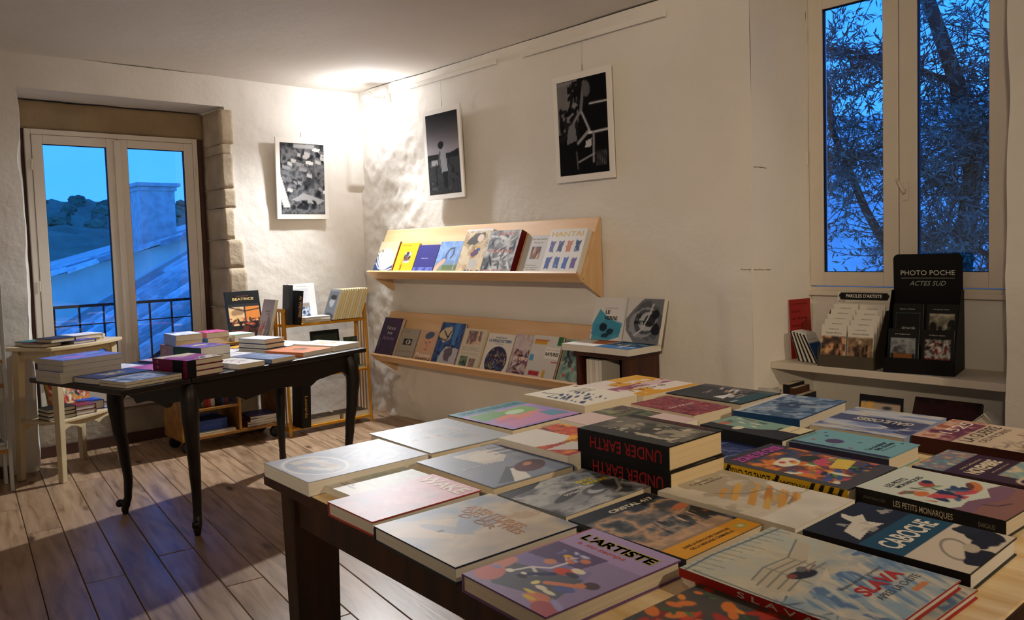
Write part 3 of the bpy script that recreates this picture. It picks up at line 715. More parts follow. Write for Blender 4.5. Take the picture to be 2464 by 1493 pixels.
def text_geo(s, bold=0.0, shear=0.0):
    k = (s, bold, shear)
    if k in _TX: return _TX[k]
    cu = bpy.data.curves.new('t', 'FONT'); cu.body = s; cu.size = 1.0; cu.offset = bold; cu.shear = shear; cu.resolution_u = 3; cu.fill_mode = 'FRONT'
    o = bpy.data.objects.new('t', cu); me = bpy.data.meshes.new_from_object(o)
    v = np.array([q.co[:] for q in me.vertices]); f = [tuple(p.vertices) for p in me.polygons]
    bpy.data.objects.remove(o); bpy.data.curves.remove(cu); bpy.data.meshes.remove(me)
    if len(v): mn = v.min(0); mx = v.max(0); v = (v-mn)/np.maximum(mx-mn, 1e-6)
    _TX[k] = (v, f); return _TX[k]
def lettering(name, items, parent, rough=0.35):
    # items: (string, Matrix placing the unit square of the text, colour, bold, shear)
    V = []; F = []; Cc = []
    for s, M, c, b, sh in items:
        v, f = text_geo(s, b, sh)
        if not len(v): continue
        n = len(V); A = np.array(M); w = v @ A[:3, :3].T + A[:3, 3]
        V += [tuple(q) for q in w]; F += [tuple(i+n for i in q) for q in f]; Cc += [hexc(c)]*len(v)
    if not V: return
    me = bpy.data.meshes.new(name); me.from_pydata(V, [], F); me.update(); set_colors(me, np.array(Cc)); me.materials.append(print_mat(rough))
    o = bpy.data.objects.new(name, me); COL.objects.link(o); o.parent = parent; return o
def page_mat(nm, c):
    k = 'pages_'+nm
    if k in MATS: return MATS[k]
    m = mat(k, c, 0.9, 0.16, 1.0, spec=0.1, stretch=(3, 3, 900), detail=2.0); return m
PAGES = {'tan': page_mat('tan', '#d8c298'), 'cream': page_mat('cream', '#d2c6ae'), 'white': page_mat('white', '#dedad0'), 'grey': page_mat('grey', '#c9c3b6')}
def cover_mat(c, rough=0.45): return mat('cover_'+c.lstrip('#')+'_%d' % int(rough*100), c, rough, spec=0.25)
NB = [0]
def book(label, w, h, t, M, cover='#888888', art=None, texts=(), spine=(), hard=True, pages='cream', rough=0.38, side='L', group=None, name='book', spinecol=None, backcol=None, cat='book', band=None, spine_art=None):
    """local frame: x right, y up on the cover, z out of the front cover; origin at the centre of the back cover"""
    NB[0] += 1
    b = empty(name, M=M, label=label, cat=cat, group=group)
    bt = 0.0024 if hard else 0.0006; ins = 0.0035 if hard else 0.0004
    cm = cover_mat(cover); sm = cover_mat(spinecol) if spinecol else cm
    q = MB(); q.box(-w/2, -h/2, t-bt, w/2, h/2, t); q.box(-w/2, -h/2, 0, w/2, h/2, bt)
    e = {'L': (-w/2, -h/2, -w/2+bt, h/2), 'R': (w/2-bt, -h/2, w/2, h/2), 'T': (-w/2, h/2-bt, w/2, h/2), 'B': (-w/2, -h/2, w/2, -h/2+bt)}[side]
    q.box(e[0], e[1], bt, e[2], e[3], t-bt, mi=1)
    q.build('cover', [cm, sm], b, fix=False)
    x0, y0, x1, y1 = -w/2+ins, -h/2+ins, w/2-ins, h/2-ins
    if side == 'L': x0 = -w/2+bt
    if side == 'R': x1 = w/2-bt
    if side == 'T': y1 = h/2-bt
    if side == 'B': y0 = -h/2+bt
    bx('pages', (x0, y0, bt), (x1, y1, t-bt), PAGES[pages], b)
    if art is not None: art_mesh('cover_art', art, w-0.0006, h-0.0006, t+0.0003, b, rough)
    it = []
    for tx in texts:
        s, x, y, ww, hh, c = tx[:6]; o = tx[6] if len(tx) > 6 else {}
        Mx = Matrix.Translation(((x-.5)*w, (y-.5)*h, t+0.0007)) @ Matrix.Rotation(o.get('rot', 0.0), 4, 'Z') @ Matrix.Diagonal((ww*w, hh*h, 1, 1))
        it.append((s, Mx, c, o.get('b', 0.0), o.get('sh', 0.0)))
    for k in it: lettering('title', [k], b, rough)
    if spine_art is not None:
        art_mesh('spine_art', spine_art, h, t, 0, b, rough, Matrix.Translation((-w/2-0.0003, 0, t/2)) @ Matrix(((0, 0, -1, 0), (-1, 0, 0, 0), (0, 1, 0, 0), (0, 0, 0, 1))))
    it = []
    for s, y, zf, L, hh, c, flip in spine:   # y: start (fraction of height from the top), L: length fraction, hh: letter height fraction of thickness
        # reading direction runs from the top of the book to its bottom
        A = Matrix.Translation((-w/2-0.0005, h/2 - y*h, t*(zf-hh/2))) @ Matrix(((0, 0, -1, 0), (-1, 0, 0, 0), (0, 1, 0, 0), (0, 0, 0, 1)))
        A = A @ Matrix.Diagonal((L*h, hh*t, 1, 1))
        if flip: A = A @ Matrix.Translation((1, 1, 0)) @ Matrix.Rotation(PI, 4, 'Z')
        it.append((s, A, c, 0.01, 0.0))
    for k in it: lettering('spine_title', [k], b, rough)
    return b
UPROT = {'+Y': 0.0, '+X': -PI/2, '-X': PI/2, '-Y': PI}
def flat(cx, cy, z, sx, sy, th, up='+Y'):
    """matrix and (w,h) for a book lying face up; sx, sy are its extents along X and Y before the small turn th"""
    M = Matrix.Translation((cx, cy, z)) @ Matrix.Rotation(R(th) + UPROT[up], 4, 'Z')
    return M, ((sx, sy) if up in ('+Y', '-Y') else (sy, sx))
# ------------------------------------------------------------------ books on the big table
def BTB(label, cx, cy, sx, sy, th, up, t, base=0.0, res=90, bg='#888888', paint=None, **kw):
    M, (w, h) = flat(cx, cy, TZ+0.0006+base, sx, sy, th, up)
    a = Art(w, h, bg, res, int(abs(cx*cy)*1000))
    if paint: paint(a)
    kw.setdefault('cover', bg)
    return book(label, w, h, t, M, art=a, group='books laid flat on the big table', **kw)
PHOTO = ['#2b2b2d', '#55575a', '#8b8b88', '#c9c4ba']
def p_vinci(a):
    a.cloud(['#6c7287', '#83889a', '#9ea1ab', '#8f8c90'], 3, 2)
    a.ell(.48, .24, .42, .30, '#cfcdc8', .15).ell(.49, .24, .375, .265, '#7b8194', .15).thr('#c2b3a0', 4, .56, 3, .2, .10, .8, .36, .9).ell(.35, .30, .13, .05, '#c9c7c3', .8, 1, .5).ell(.60, .20, .16, .05, '#c6c4c0', .5, 1, .5).ell(.48, .14, .10, .04, '#b9a08a', .2, 1, .5).ell(.62, .33, .08, .05, '#a98a72', .6, 1, .5)
    a.ell(.55, .72, .28, .22, '#a9adb5', .3, .8).ell(.6, .74, .18, .14, '#8c91a0', .3, .7).line([(.15,.5),(.4,.62),(.8,.9)], .015, '#c4c5c6').spots(.1, .5, .95, .98, ['#9aa0ac', '#747b90', '#b4b6ba'], 22, .07, 4, 2.4, .6)
BTB('large grey-blue art book with a white circle drawing on the table corner', -2.490, -3.912, .33, .238, -1.0, '+X', .033, bg='#7f8597', paint=p_vinci, hard=False, pages='white', rough=.3)
def p_munch(a):
    a.grad('#8d939c', '#a9b0b6').rect(.22, .2, .62, .82, '#a89a92', .8).rect(.27, .26, .57, .76, '#87919a', .9).cloud(['#7f8890', '#9aa0a4', '#b7a99d'], 5, 3, .22, .2, .62, .82, .5)
BTB('pale grey book with five wide-spaced silver letters', -2.165, -3.866, .272, .315, -2.1, '-Y', .028, bg='#949aa1', paint=p_munch, rough=.26,
    texts=[('M  U  N  C  H', .18, .5, .68, .045, '#f2f2f2')])
def p_small(a): a.rect(0, 0, 1, .32, '#d8d5ca').rect(0, .32, 1, 1, '#b9c2b9').cloud(['#a9b8b2', '#c6cbc0', '#b7b9a4'], 5, 1, 0, .33, 1, 1, .8)
BTB('small sage green and ivory paperback tucked beside the pink book', -2.508, -4.085, .215, .125, .6, '+X', .017, bg='#c4c8be', paint=p_small, hard=False, pages='white', rough=.3,
    texts=[('ANNE', .15, .2, .3, .025, '#33332f'), ('MONTPARNO', .12, .15, .5, .025, '#33332f')])
def p_wake(a):
    a.grad('#b4bdcf', '#e2a9b6', .0, .75).cloud(['#b9c3d3', '#d9b6c6', '#e3a3b4'], 3, 4, al=.5).rect(0, .80, 1, 1, '#d48fa0', .7).thr('#e9c9d2', 6, .58, 2, al=.5)
BTB('pink and grey hardback with a short title in large cream capitals', -2.553, -4.262, .273, .178, -.6, '+X', .029, bg='#a33a2c', paint=p_wake, spinecol='#8f3328', pages='grey',
    texts=[('WAKE', .06, .80, .86, .15, '#e6e0d2', {'b': .03})], rough=.3)
def p_avv(a):
    a.grad('#7e8da3', '#9aa5b3').cloud(['#6d7f99', '#b7a48b', '#d8c09a', '#8c97a8'], 2.2, 5, al=.75).poly([(0,.1),(.3,.5),(.6,.25),(.3,0),(0,0)], '#d5bfa0', .6).ell(.42, .32, .22, .06, '#8d97a6', .4, .8).rect(.40, .25, .44, .30, '#3d3a38').thr('#a98a66', 5, .6, 3, .4, .7, 1, 1, .6)
BTB('blue and sand landscape album with a golden wood-letter title', -2.566, -4.512, .282, .27, -2.8, '+X', .029, bg='#8796a9', paint=p_avv, pages='grey', cover='#1f2a3a', rough=.3, res=110,
    texts=[('AVENTURES', .14, .67, .62, .085, '#b07a3a', {'b': .02}), ('DES LETTRES', .18, .60, .66, .07, '#a66f34', {'b': .02}), ('D OR', .24, .53, .4, .065, '#8f5f2e', {'b': .02})])
def p_robot(a):
    a.grad('#7f8ca0', '#8d93a0').poly([(.35,.9),(.42,.55),(.62,.5),(.78,.62),(.8,.92)], '#c9c5bd').ell(.6, .72, .2, .15, '#d6d2c9', .4).poly([(.1,.05),(.5,.35),(.6,.3),(.35,.0)], '#55606e').poly([(.25,.0),(.5,.3),(.58,.25),(.45,0)], '#dcdad4').ell(.7, .25, .22, .14, '#5a3b45', .5).ell(.72, .3, .07, .04, '#b9815a', .5)
    for k in range(5): a.line([(.72, .70+.05*k), (.98, .66+.055*k)], .02, '#c8c9ca' if k % 2 else '#4b5468')
    a.rect(.96, 0, 1, 1, '#27417d')
BTB('glossy grey-blue comic with a white helmet and a royal blue spine', -2.255, -4.205, .250, .303, -1.5, '+Y', .026, bg='#8590a2', paint=p_robot, side='R', spinecol='#22397a', rough=.24, res=110,
    texts=[('ROBOTS', .14, .5, .36, .03, '#f0f0ee')])
def p_inter(a):
    a.cloud(['#8a7cc0', '#b58fc4', '#9c86c4'], 2, 1).poly([(.1,.95),(.9,.95),(.75,.3),(.2,.25)], '#c889b0').poly([(.2,.6),(.7,.75),(.85,.45),(.4,.4)], '#d98878').poly([(.1,.5),(.5,.55),(.6,.3),(.15,.25)], '#7fae5c').poly([(.5,.45),(.95,.55),(.95,.25),(.55,.22)], '#6da060').ell(.42, .42, .14, .08, '#bcd9b4', .2).rect(.62, .6, .9, .72, '#c57fa0').rect(0, 0, 1, .2, '#3f8894').poly([(.05,.9),(.3,.85),(.25,.6),(.05,.65)], '#5f8fa8')
BTB('purple and green abstract cover with a lettered teal band', -1.854, -3.838, .29, .300, .3, '-Y', .03, bg='#9c86c4', paint=p_inter, cover='#20202a', rough=.33,
    texts=[('INTERIEURS', .08, .05, .84, .09, '#1f4a54')])
def p_herb(a):
    a.line([(.74,.10),(.72,.22),(.66,.34)], .035, '#33405c')
    a.spots(.35, .30, .92, .92, ['#2d3a5c', '#3c4a6e', '#26304a'], 46, .035, 5, 1.9, rot=.5)
    a.rect(.04, .06, .13, .12, '#b23a32').rect(.04, .10, .13, .30, '#b23a32', .0)
BTB('ivory paperback with a navy plant drawing and small red label', -1.561, -3.842, .245, .292, -2.1, '-Y', .048, bg='#e4dcc8', paint=p_herb, hard=False, rough=.5,
    texts=[('Herbes', .10, .40, .26, .045, '#5a5a58'), ('du bord', .10, .33, .28, .045, '#5a5a58'), ('du chemin', .10, .26, .34, .045, '#5a5a58')])
def p_dori(a):
    a.grad('#e0cfc6', '#e8dccb').thr('#d99a1a', 3, .50, 3).rect(0, .42, 1, .62, '#8c3f62', .85).thr('#e6d3c8', 6, .55, 5, 0, .4, 1, .65, .8).rect(0, .9, 1, 1, '#d99a1a').rect(.0, .0, .55, .25, '#dfa226', .9)
BTB('yellow and plum abstract book at the far table edge', -1.276, -3.868, .30, .305, -3.5, '-Y', .043, bg='#e0cfc6', paint=p_dori, hard=False,
    texts=[('B O R I', .30, .66, .56, .08, '#5b4c38'), ('L L Y', .42, .52, .36, .08, '#5b4c38'), ('G', .72, .30, .07, .07, '#5b4c38'), ('B', .55, .20, .06, .07, '#5b4c38')])
def p_celles(a):
    a.cloud(['#e8a521', '#d5651f', '#b8331f', '#d9801f'], 4, 2).thr('#6a2f1c', 9, .64, 2, al=.8).poly([(0,1),(0,.45),(.35,.38),(.62,.52),(.6,1)], '#d9d5cc').poly([(0,.3),(.45,.35),(.7,.08),(.3,.06)], '#dfd8cc').rect(0, 0, 1, .06, '#b52a1e')
BTB('orange and white cover with flame shapes left of the thick black pair', -2.012, -4.207, .232, .265, -1.7, '+Y', .043, bg='#d5d0c6', paint=p_celles, cover='#cfcabf', hard=False, pages='white',
    texts=[('CELLES', .3, .36, .5, .05, '#9b4a30')])
def p_chew(a): a.rect(.02, .0, .52, .58, '#56573f').cloud(['#3b3f33', '#6e7350', '#57413a', '#8a8d62'], 5, 6, .02, 0, .52, .58).rect(.3, .0, .6, .3, '#d8bfb6', .0)
BTB('dusty pink book with a dark photo inset behind the thick black pair', -1.733, -4.191, .270, .29, -3.5, '-Y', .044, bg='#d6bcb4', paint=p_chew, hard=False, pages='white', rough=.5,
    texts=[('CHEW STOKE', .50, .70, .42, .045, '#6b5650'), ('MARTIN PARR', .50, .64, .36, .03, '#a58d86')])
def p_viva(a): a.cloud(['#5c1f27', '#8a3038', '#a3474a', '#6d2a3a', '#93565a'], 7, 4).spots(0, 0, 1, 1, ['#b5565a', '#4c1820', '#7d3b52'], 60, .03, 3)
BTB('crimson leafy cover with a thin white script title', -1.494, -4.202, .175, .25, -4.0, '-Y', .048, bg='#7d2c34', paint=p_viva, hard=False,
    texts=[('NATURA VIVA', .18, .5, .66, .06, '#e6dcd6', {'sh': .3})])
def p_chem(a):
    a.cloud(['#1d2428', '#2b3136', '#3d3a38'], 4, 2).rect(0, .8, 1, 1, '#1f4c55').spots(.05, .3, .7, .75, ['#c9c3bd', '#8a7f7c', '#5d5660', '#b58b6a'], 26, .05, 2, 2.4, rot=.3).poly([(.45,.62),(.85,.7),(.8,.55)], '#dcd8d2').rect(.0, .0, .16, 1, '#6a6460', .6)
    for k in range(4): a.rect(.82+.04*k, .84, .84+.04*k, .88, '#e0dccf')
BTB('dark comic with pale figures and a petrol blue band', -1.259, -4.197, .225, .285, -.7, '-Y', .05, bg='#262b30', paint=p_chem,
    texts=[('CARNETS', .42, .76, .30, .045, '#cfcbc6'), ('DE ROUTE', .40, .70, .34, .04, '#cfcbc6')])
def p_blue(a): a.cloud(['#5b7795', '#8ea2b4', '#33506f', '#6d86a0'], 4, 7).ell(.55, .55, .34, .2, '#27405e', .5, .9, .6).thr('#a9b6c0', 6, .6, 4, al=.7).rect(0, 0, .10, 1, '#c9c4b2').rect(.10, 0, .115, 1, '#27599a')
BTB('blue slipcased hardback with a stormy whale-like painting', -1.295, -4.459, .322, .205, 3.0, '+X', .048, bg='#2a5484', paint=p_blue, cover='#163f6c', spinecol='#163f6c', side='B', pages='grey')
def p_gaul(a):
    a.grad('#8e9bbb', '#94a6c4').cloud(['#7f8db2', '#b9bfc9', '#c6c1b4', '#6f80aa'], 2.4, 3, sx=.8, sy=2).rect(0, .36, 1, .62, '#3e4468', .85).poly([(.2,.75),(.45,.6),(.4,.5),(.62,.42),(.5,.35),(.35,.48),(.15,.55)], '#2a3047').thr('#39406a', 4, .62, 2, 0, .6, 1, 1, .8)
BTB('lavender blue comic with a dark flying bird', -1.294, -4.719, .305, .248, 1.3, '-X', .038, bg='#8493b6', paint=p_gaul, hard=False, rough=.4,
    texts=[('GAULOISES', .14, .42, .62, .13, '#c9c3ae', {'b': .03, 'sh': .15})])
def p_mint(a):
    a.rect(0, 0, 1, 1, '#1d2022').poly([(.3,1),(1,1),(1,.25),(.8,.22),(.7,.3),(.55,.28),(.4,.4),(.28,.6)], '#7fa393').rect(.55, 0, 1, .26, '#ddcfa2').ell(.25, .62, .13, .09, '#d9d1b2').rect(.3, .8, .5, .92, '#b96a55')
    a.spots(.45, .5, .95, .9, ['#e2dcc6', '#3f5a50', '#b5563c'], 16, .05, 3, 2.2, rot=1.5)
BTB('black cover with mint wave, cream label and round speech bubble', -1.585, -4.517, .155, .255, -3.5, '+Y', .043, bg='#1d2022', paint=p_mint, pages='grey', texts=[('journal', .6, .12, .3, .03, '#8a7d5a')])
def p_coul(a):
    a.ell(.40, .66, .13, .13, '#54466e')
    for x, y, r, c in ((.62,.82,.03,'#2f3f48'),(.2,.6,.035,'#5a8f96'),(.3,.85,.03,'#b54a44'),(.55,.45,.035,'#3e6d72'),(.18,.42,.03,'#8a4656'),(.72,.62,.04,'#6ea6b0'),(.8,.9,.025,'#4c4866')): a.ell(x, y, r, r, c)
    a.rect(0, 0, .09, 1, '#2c2a4a')
BTB('turquoise hardback with purple and coloured dots', -1.560, -4.771, .172, .250, -1.4, '+Y', .038, bg='#78aab4', paint=p_coul, cover='#6fa0aa', spinecol='#2c2a4a', rough=.5,
    texts=[('La couleur', .24, .25, .56, .055, '#1d2a38', {'b': .02}), ('des choses', .30, .19, .54, .055, '#1d2a38', {'b': .02}), ('Martin Panchaud', .32, .145, .4, .022, '#2c3c48'), ('o', .86, .12, .05, .03, '#2c3c48')])
def p_zone(a):
    a.grad('#4c4a48', '#3a383a').cloud(['#c9652a', '#e08b34', '#7a3d2e', '#41506e', '#2d2f38'], 6, 4, .1, .12, .98, .82).ell(.45, .62, .2, .12, '#e3dbc2', .3, 1, .3).ell(.4, .64, .04, .035, '#c04a3a').ell(.5, .60, .04, .035, '#c04a3a').ell(.47, .57, .05, .03, '#e0a63a').ell(.72, .55, .12, .1, '#2c3630', .2).ell(.85, .42, .08, .06, '#d9b8a8')
    a.spots(.1, .1, .95, .5, ['#e0a53a', '#3e5a92', '#c74f6a', '#5a8a3a', '#dcd3b8', '#2a2f3e', '#d0702c'], 60, .05, 7).poly([(.55,.34),(.9,.40),(.95,.28),(.6,.22)], '#dfc14a').rect(0, .84, 1, 1, '#34323a')
def hazard():
    s = Art(.315, .036, '#c9a01e', 170, 1)
    for k in range(16):
        x = -.02+.066*k
        if .09 < x < .40 or .45 < x < .68: continue
        s.poly([(x, 0), (x+.030, 0), (x+.030+.045, 1), (x+.045, 1)], '#141416')
    return s
BTB('busy orange cartoon album with a yellow and black hazard-tape spine', -1.808, -4.774, .226, .315, -1.9, '+Y', .036, bg='#45423f', paint=p_zone, cover='#2b2a2c', spinecol='#c79a1c', res=120,
    texts=[('ZONE DE CRISE', .12, .84, .80, .10, '#b0469a', {'b': .05})],
    spine=[('ZONE DE CRISE', .10, .5, .34, .62, '#17161a', True), ('HANSELMANN', .46, .5, .26, .42, '#17161a', True), ('MISMA', .86, .5, .08, .28, '#17161a', True)], spine_art=hazard())
def p_1525(a):
    a.grad('#cdb9a0', '#c7b49c').cloud(['#a2543a', '#d6b79a', '#7a3d4e', '#5a2f3e'], 6, 5, 0, .70, 1, 1).spots(0, .0, 1, .42, ['#6a5d50', '#a39684', '#3f3830', '#8a7d6e'], 60, .03, 4, 2.6)
BTB('brown historical comic at the right picture edge, farthest back there', -1.284, -5.012, .252, .315, -2.5, '+Y', .04, bg='#c9b59c', paint=p_1525, cover='#4a2018', spinecol='#4a2018',
    texts=[('1525', .30, .79, .6, .10, '#efe6d8'), ('LA GUERRE', .10, .58, .8, .10, '#3d332e'), ('DES PAYSANS', .16, .50, .7, .055, '#6a5a50')])
def p_nov(a):
    a.rect(0, 0, 1, 1, '#3a2333').cloud(['#b99f86', '#8a7480', '#5f8a94', '#cdb596'], 8, 3, 0, .76, 1, 1).cloud(['#d6c09a', '#6d98a0', '#b79f80', '#4f7d88'], 6, 2, .25, .0, 1, .42).ell(.2, .2, .14, .1, '#c9b79a').ell(.2, .2, .09, .06, '#3a2333')
BTB('aubergine comic with drawn street scenes at the right picture edge', -1.534, -5.078, .198, .275, -2.3, '+Y', .025, bg='#3a2333', paint=p_nov, hard=False,
    texts=[('NOVEMBRE', .12, .52, .72, .12, '#e2d3b6', {'b': .04}), ('avec Sebastian', .2, .67, .6, .03, '#cdb89a'), ('photographies', .3, .46, .5, .025, '#cdb89a')])
def p_mona(a):
    a.spots(.06, .45, .6, .72, ['#5b6e52', '#c2603a', '#3a4a72', '#8a9a76'], 12, .07, 4, 2.4).ell(.22, .60, .09, .06, '#d2763a').ell(.55, .68, .10, .07, '#b24a3a', .4).ell(.62, .7, .06, .05, '#2c2f4a', .4).spots(.1, .35, .7, .55, ['#33436e', '#c74f52', '#48607a', '#2a3558'], 10, .08, 6).ell(.80, .42, .15, .06, '#c9783c', .5).ell(.78, .45, .1, .035, '#6a3f2a', .5).poly([(0,0),(1,0),(1,.30),(.8,.34),(.55,.25),(.3,.32),(.1,.3),(0,.34)], '#7d5a6a').poly([(0,0),(.9,0),(1,.2),(.6,.15),(.3,.22),(0,.2)], '#8a6156').line([(.3,.22),(.35,.14),(.5,.10)], .02, '#3d2c4a').rect(0, .98, 1, 1, '#cfd6c6')
BTB('pale green album with butterflies and a black lettered spine', -1.810, -5.080, .210, .278, -4.0, '+Y', .034, base=.006, bg='#ccd3c4', paint=p_mona, cover='#15161a', spinecol='#0d0d10', res=120,
    texts=[('LES PETITS', .20, .82, .38, .05, '#23272c', {'b': .01}), ('MONARQUES', .24, .755, .50, .05, '#23272c', {'b': .01})],
    spine=[('LES PETITS MONARQUES', .28, .5, .40, .42, '#cfc9b4', False), ('JONATHAN CASE', .06, .5, .16, .22, '#6a6860', False), ('DARGAUD', .84, .5, .1, .25, '#8a8878', False)])
def p_atel(a):
    a.cloud(['#cfc8b8', '#ddd6c6', '#b9b2a2'], 2.2, 3).thr('#a89f8c', 3, .56, 5, .0, .3, 1, 1, .7).spots(.25, .25, .85, .72, ['#d9a24a', '#c98a36', '#e0b25a'], 14, .09, 3, 3.0, rot=.5).ell(.7, .62, .12, .06, '#b7ab96', .3).line([(.3,.7),(.5,.55),(.8,.5),(.7,.3),(.5,.25)], .02, '#8a7f70')
BTB('cream album with ochre brush figures', -2.049, -4.787, .226, .318, -1.8, '+Y', .024, bg='#d2cab8', paint=p_atel, hard=False, pages='white', rough=.3, res=110,
    texts=[('Comme a', .34, .90, .34, .03, '#4a463e'), ("l'atelier", .42, .86, .36, .03, '#4a463e')])
def p_cab(a):
    a.rect(0, .64, 1, 1, '#1b2329').rect(0, .36, 1, .64, '#1d4b60').rect(0, 0, 1, .36, '#cfc3ad').poly([(.1,.66),(.2,.8),(.45,.84),(.5,.93),(.6,.97),(.58,.88),(.7,.86),(.55,.78),(.6,.68),(.4,.7)], '#d6cfbf').thr('#b9b3a6', 9, .60, 3, .3, .66, 1, .9, .8)
    a.ell(.42, .19, .24, .11, '#4a4640', .5, .5).ell(.42, .19, .2, .09, '#cfc3ad', .5).ell(.80, .14, .20, .13, '#191c20', .4, 1, .5).ell(.34, .06, .22, .10, '#191c20', .1, 1, .6).ell(.9, .25, .1, .08, '#20242a', .3, 1, .5).ell(.52, .13, .1, .06, '#b9ad98', .3)
BTB('black, teal and cream comic with condensed white capitals on the teal band', -2.076, -5.103, .213, .274, -.9, '+Y', .031, bg='#20272c', paint=p_cab, cover='#121417', spinecol='#101114', pages='white', res=130,
    texts=[('CABOCHE', .10, .42, .80, .145, '#e0dac9', {'b': .025})])
def p_slava(a):
    a.grad('#c9bfa8', '#a9b4ac').cloud(['#8fa3b0', '#c9c0ab', '#6f8ca6', '#d5cbb4'], 3, 4, 0, 0, 1, .55).cloud(['#c0b394', '#b5bdb2', '#d5c4a0'], 3, 2, 0, .6, 1, 1, .8).thr('#4f6f96', 5, .62, 6, .2, 0, 1, .5, .85)
    a.cloud(['#cbbf9f', '#b9bcae', '#d8c9a6', '#c2b59a'], 5, 9, .02, .45, .8, .95, .6)
    a.poly([(.10,.50),(.16,.66),(.34,.70),(.60,.68),(.88,.78),(.90,.72),(.62,.60),(.40,.60),(.30,.50)], '#bfb49a')
    for k in range(4): a.line([(.12+.02*k, .62-.045*k), (.36+.03*k, .665-.045*k), (.60+.03*k, .655-.04*k)], .011, '#77776f')
    a.line([(.16,.67),(.36,.715),(.60,.70),(.90,.80)], .010, '#6a6d6a').line([(.36,.45),(.37,.72)], .012, '#8a8778').line([(.60,.50),(.60,.70)], .010, '#8a8778')
    a.ell(.43, .54, .10, .045, '#24262c', -.3, 1, .4).ell(.50, .575, .045, .03, '#6d6a68', .2).ell(.37, .56, .035, .025, '#8a4632').line([(.5,.54),(.62,.56)], .012, '#8a6a4c')
    for k in range(14): a.line([(.02+.07*k, .995), (.05+.07*k, .90-.03*(k % 3))], .005, '#56625f')
    a.line([(0, .965), (.3, .985), (1, .955)], .012, '#4a555a').line([(.03,.08),(.02,.5),(.03,.93)], .010, '#4a565c').spots(.0, .05, .12, .5, ['#5a6468', '#7a7f7c'], 14, .02, 5, 3).poly([(.45,.1),(.52,.12),(.5,.42),(.62,.5),(.45,.45)], '#d8cbb0', .8).spots(.1, .0, 1, .42, ['#5f84a8', '#d8ceb6', '#86a4b6', '#c9c2ae'], 46, .05, 8, 2.6, .7, rot=1.1).rect(.68, .085, .84, .115, '#c9804a')
def slava_texts(): return [('SLAVA', .42, .205, .44, .085, '#b3322e', {'b': .035, 'sh': .15}), ('APRES LA CHUTE', .44, .145, .46, .04, '#5a5f66'), ('PIERRE-HENRY GOMONT', .40, .315, .46, .018, '#5a5a58')]
BTB('lower copy of the snowy red-spined comic, mostly under the other', -2.318, -5.085, .266, .32, -3.0, '+Y', .014, bg='#b9b7a8', paint=p_slava, cover='#a8261e', spinecol='#a8261e', pages='white', res=90, texts=slava_texts()[:1])
BTB('topmost snowy comic with red spine and slanted red title', -2.338, -5.069, .266, .32, -2.5, '+Y', .014, base=.0155, bg='#b9b7a8', paint=p_slava, cover='#a8261e', spinecol='#a8261e', pages='white', res=150, texts=slava_texts(),
    spine=[('S L A V A', .34, .5, .40, .62, '#d9cdbb', False)])
def p_vers(a):
    a.cloud(['#3c3e42', '#6e7176', '#9da1a4', '#b5b5b2', '#55585c'], 5, 4, sx=1, sy=1.6).ell(.32, .35, .32, .14, '#8f9498', .3, .8, .3).ell(.35, .42, .2, .05, '#3e4348', .3).ell(.62, .34, .16, .09, '#5b5f64', .2).ell(.62, .34, .10, .055, '#a9adb0', .2).poly([(0,1),(.5,1),(.3,.86),(0,.8)], '#2b2b2a').ell(.8, .4, .2, .07, '#303338', .1, .8).line([(.6,.1),(.8,.2),(1,.5)], .03, '#8a8a86')
BTB('grey cover with a car and white and yellow lettering', -2.256, -4.476, .268, .207, -.1, '+Y', .017, bg='#707478', paint=p_vers, hard=False, res=110, rough=.32,
    texts=[('JEAN-CLAUDE', .34, .50, .27, .055, '#d8d8d4', {'b': .03}), ('GOTTING', .34, .42, .18, .05, '#d8d8d4', {'b': .03}), ('VERSION', .63, .62, .22, .075, '#d9c92e', {'b': .04}), ('ORIGINALE', .66, .52, .28, .075, '#d9c92e', {'b': .04})])
def p_crist(a):
    a.rect(0, 0, 1, 1, '#2a3038').cloud(['#4b5158', '#7b7068', '#c49a76', '#5e6266', '#2e3338'], 5, 3, 0, .22, 1, .84, sy=1.4).ell(.92, .62, .12, .055, '#c0704a', .15).rect(0, .86, 1, 1, '#23282f').poly([(.82,.5),(1,.58),(1,.34),(.86,.36)], '#22241f').rect(.93, .42, .98, .46, '#b0442c').spots(.3, .25, .95, .55, ['#2f3338', '#1c2026', '#8a8478', '#d0a682'], 44, .03, 4, 2.4, rot=1.4).rect(0, 0, 1, .19, '#dc9a1c').rect(0, .19, .95, .32, '#c9a27e', .7).ell(.86, .095, .07, .05, '#b9a53a').ell(.86, .095, .03, .025, '#cfc8b0')
BTB('dark urban comic with an orange banner along its foot', -2.285, -4.737, .235, .280, -1.1, '+Y', .017, bg='#2f353c', paint=p_crist, hard=False, res=120,
    texts=[('CRISTAL 417', .36, .86, .56, .055, '#d2c9b2', {'b': .04}), ('DANS LA PEAU D UNE CHANTEUSE', .16, .105, .58, .028, '#5a3a12', {'b': .02}), ('DE LA BRIGADE CRIMINELLE', .18, .06, .54, .028, '#5a3a12', {'b': .02})])
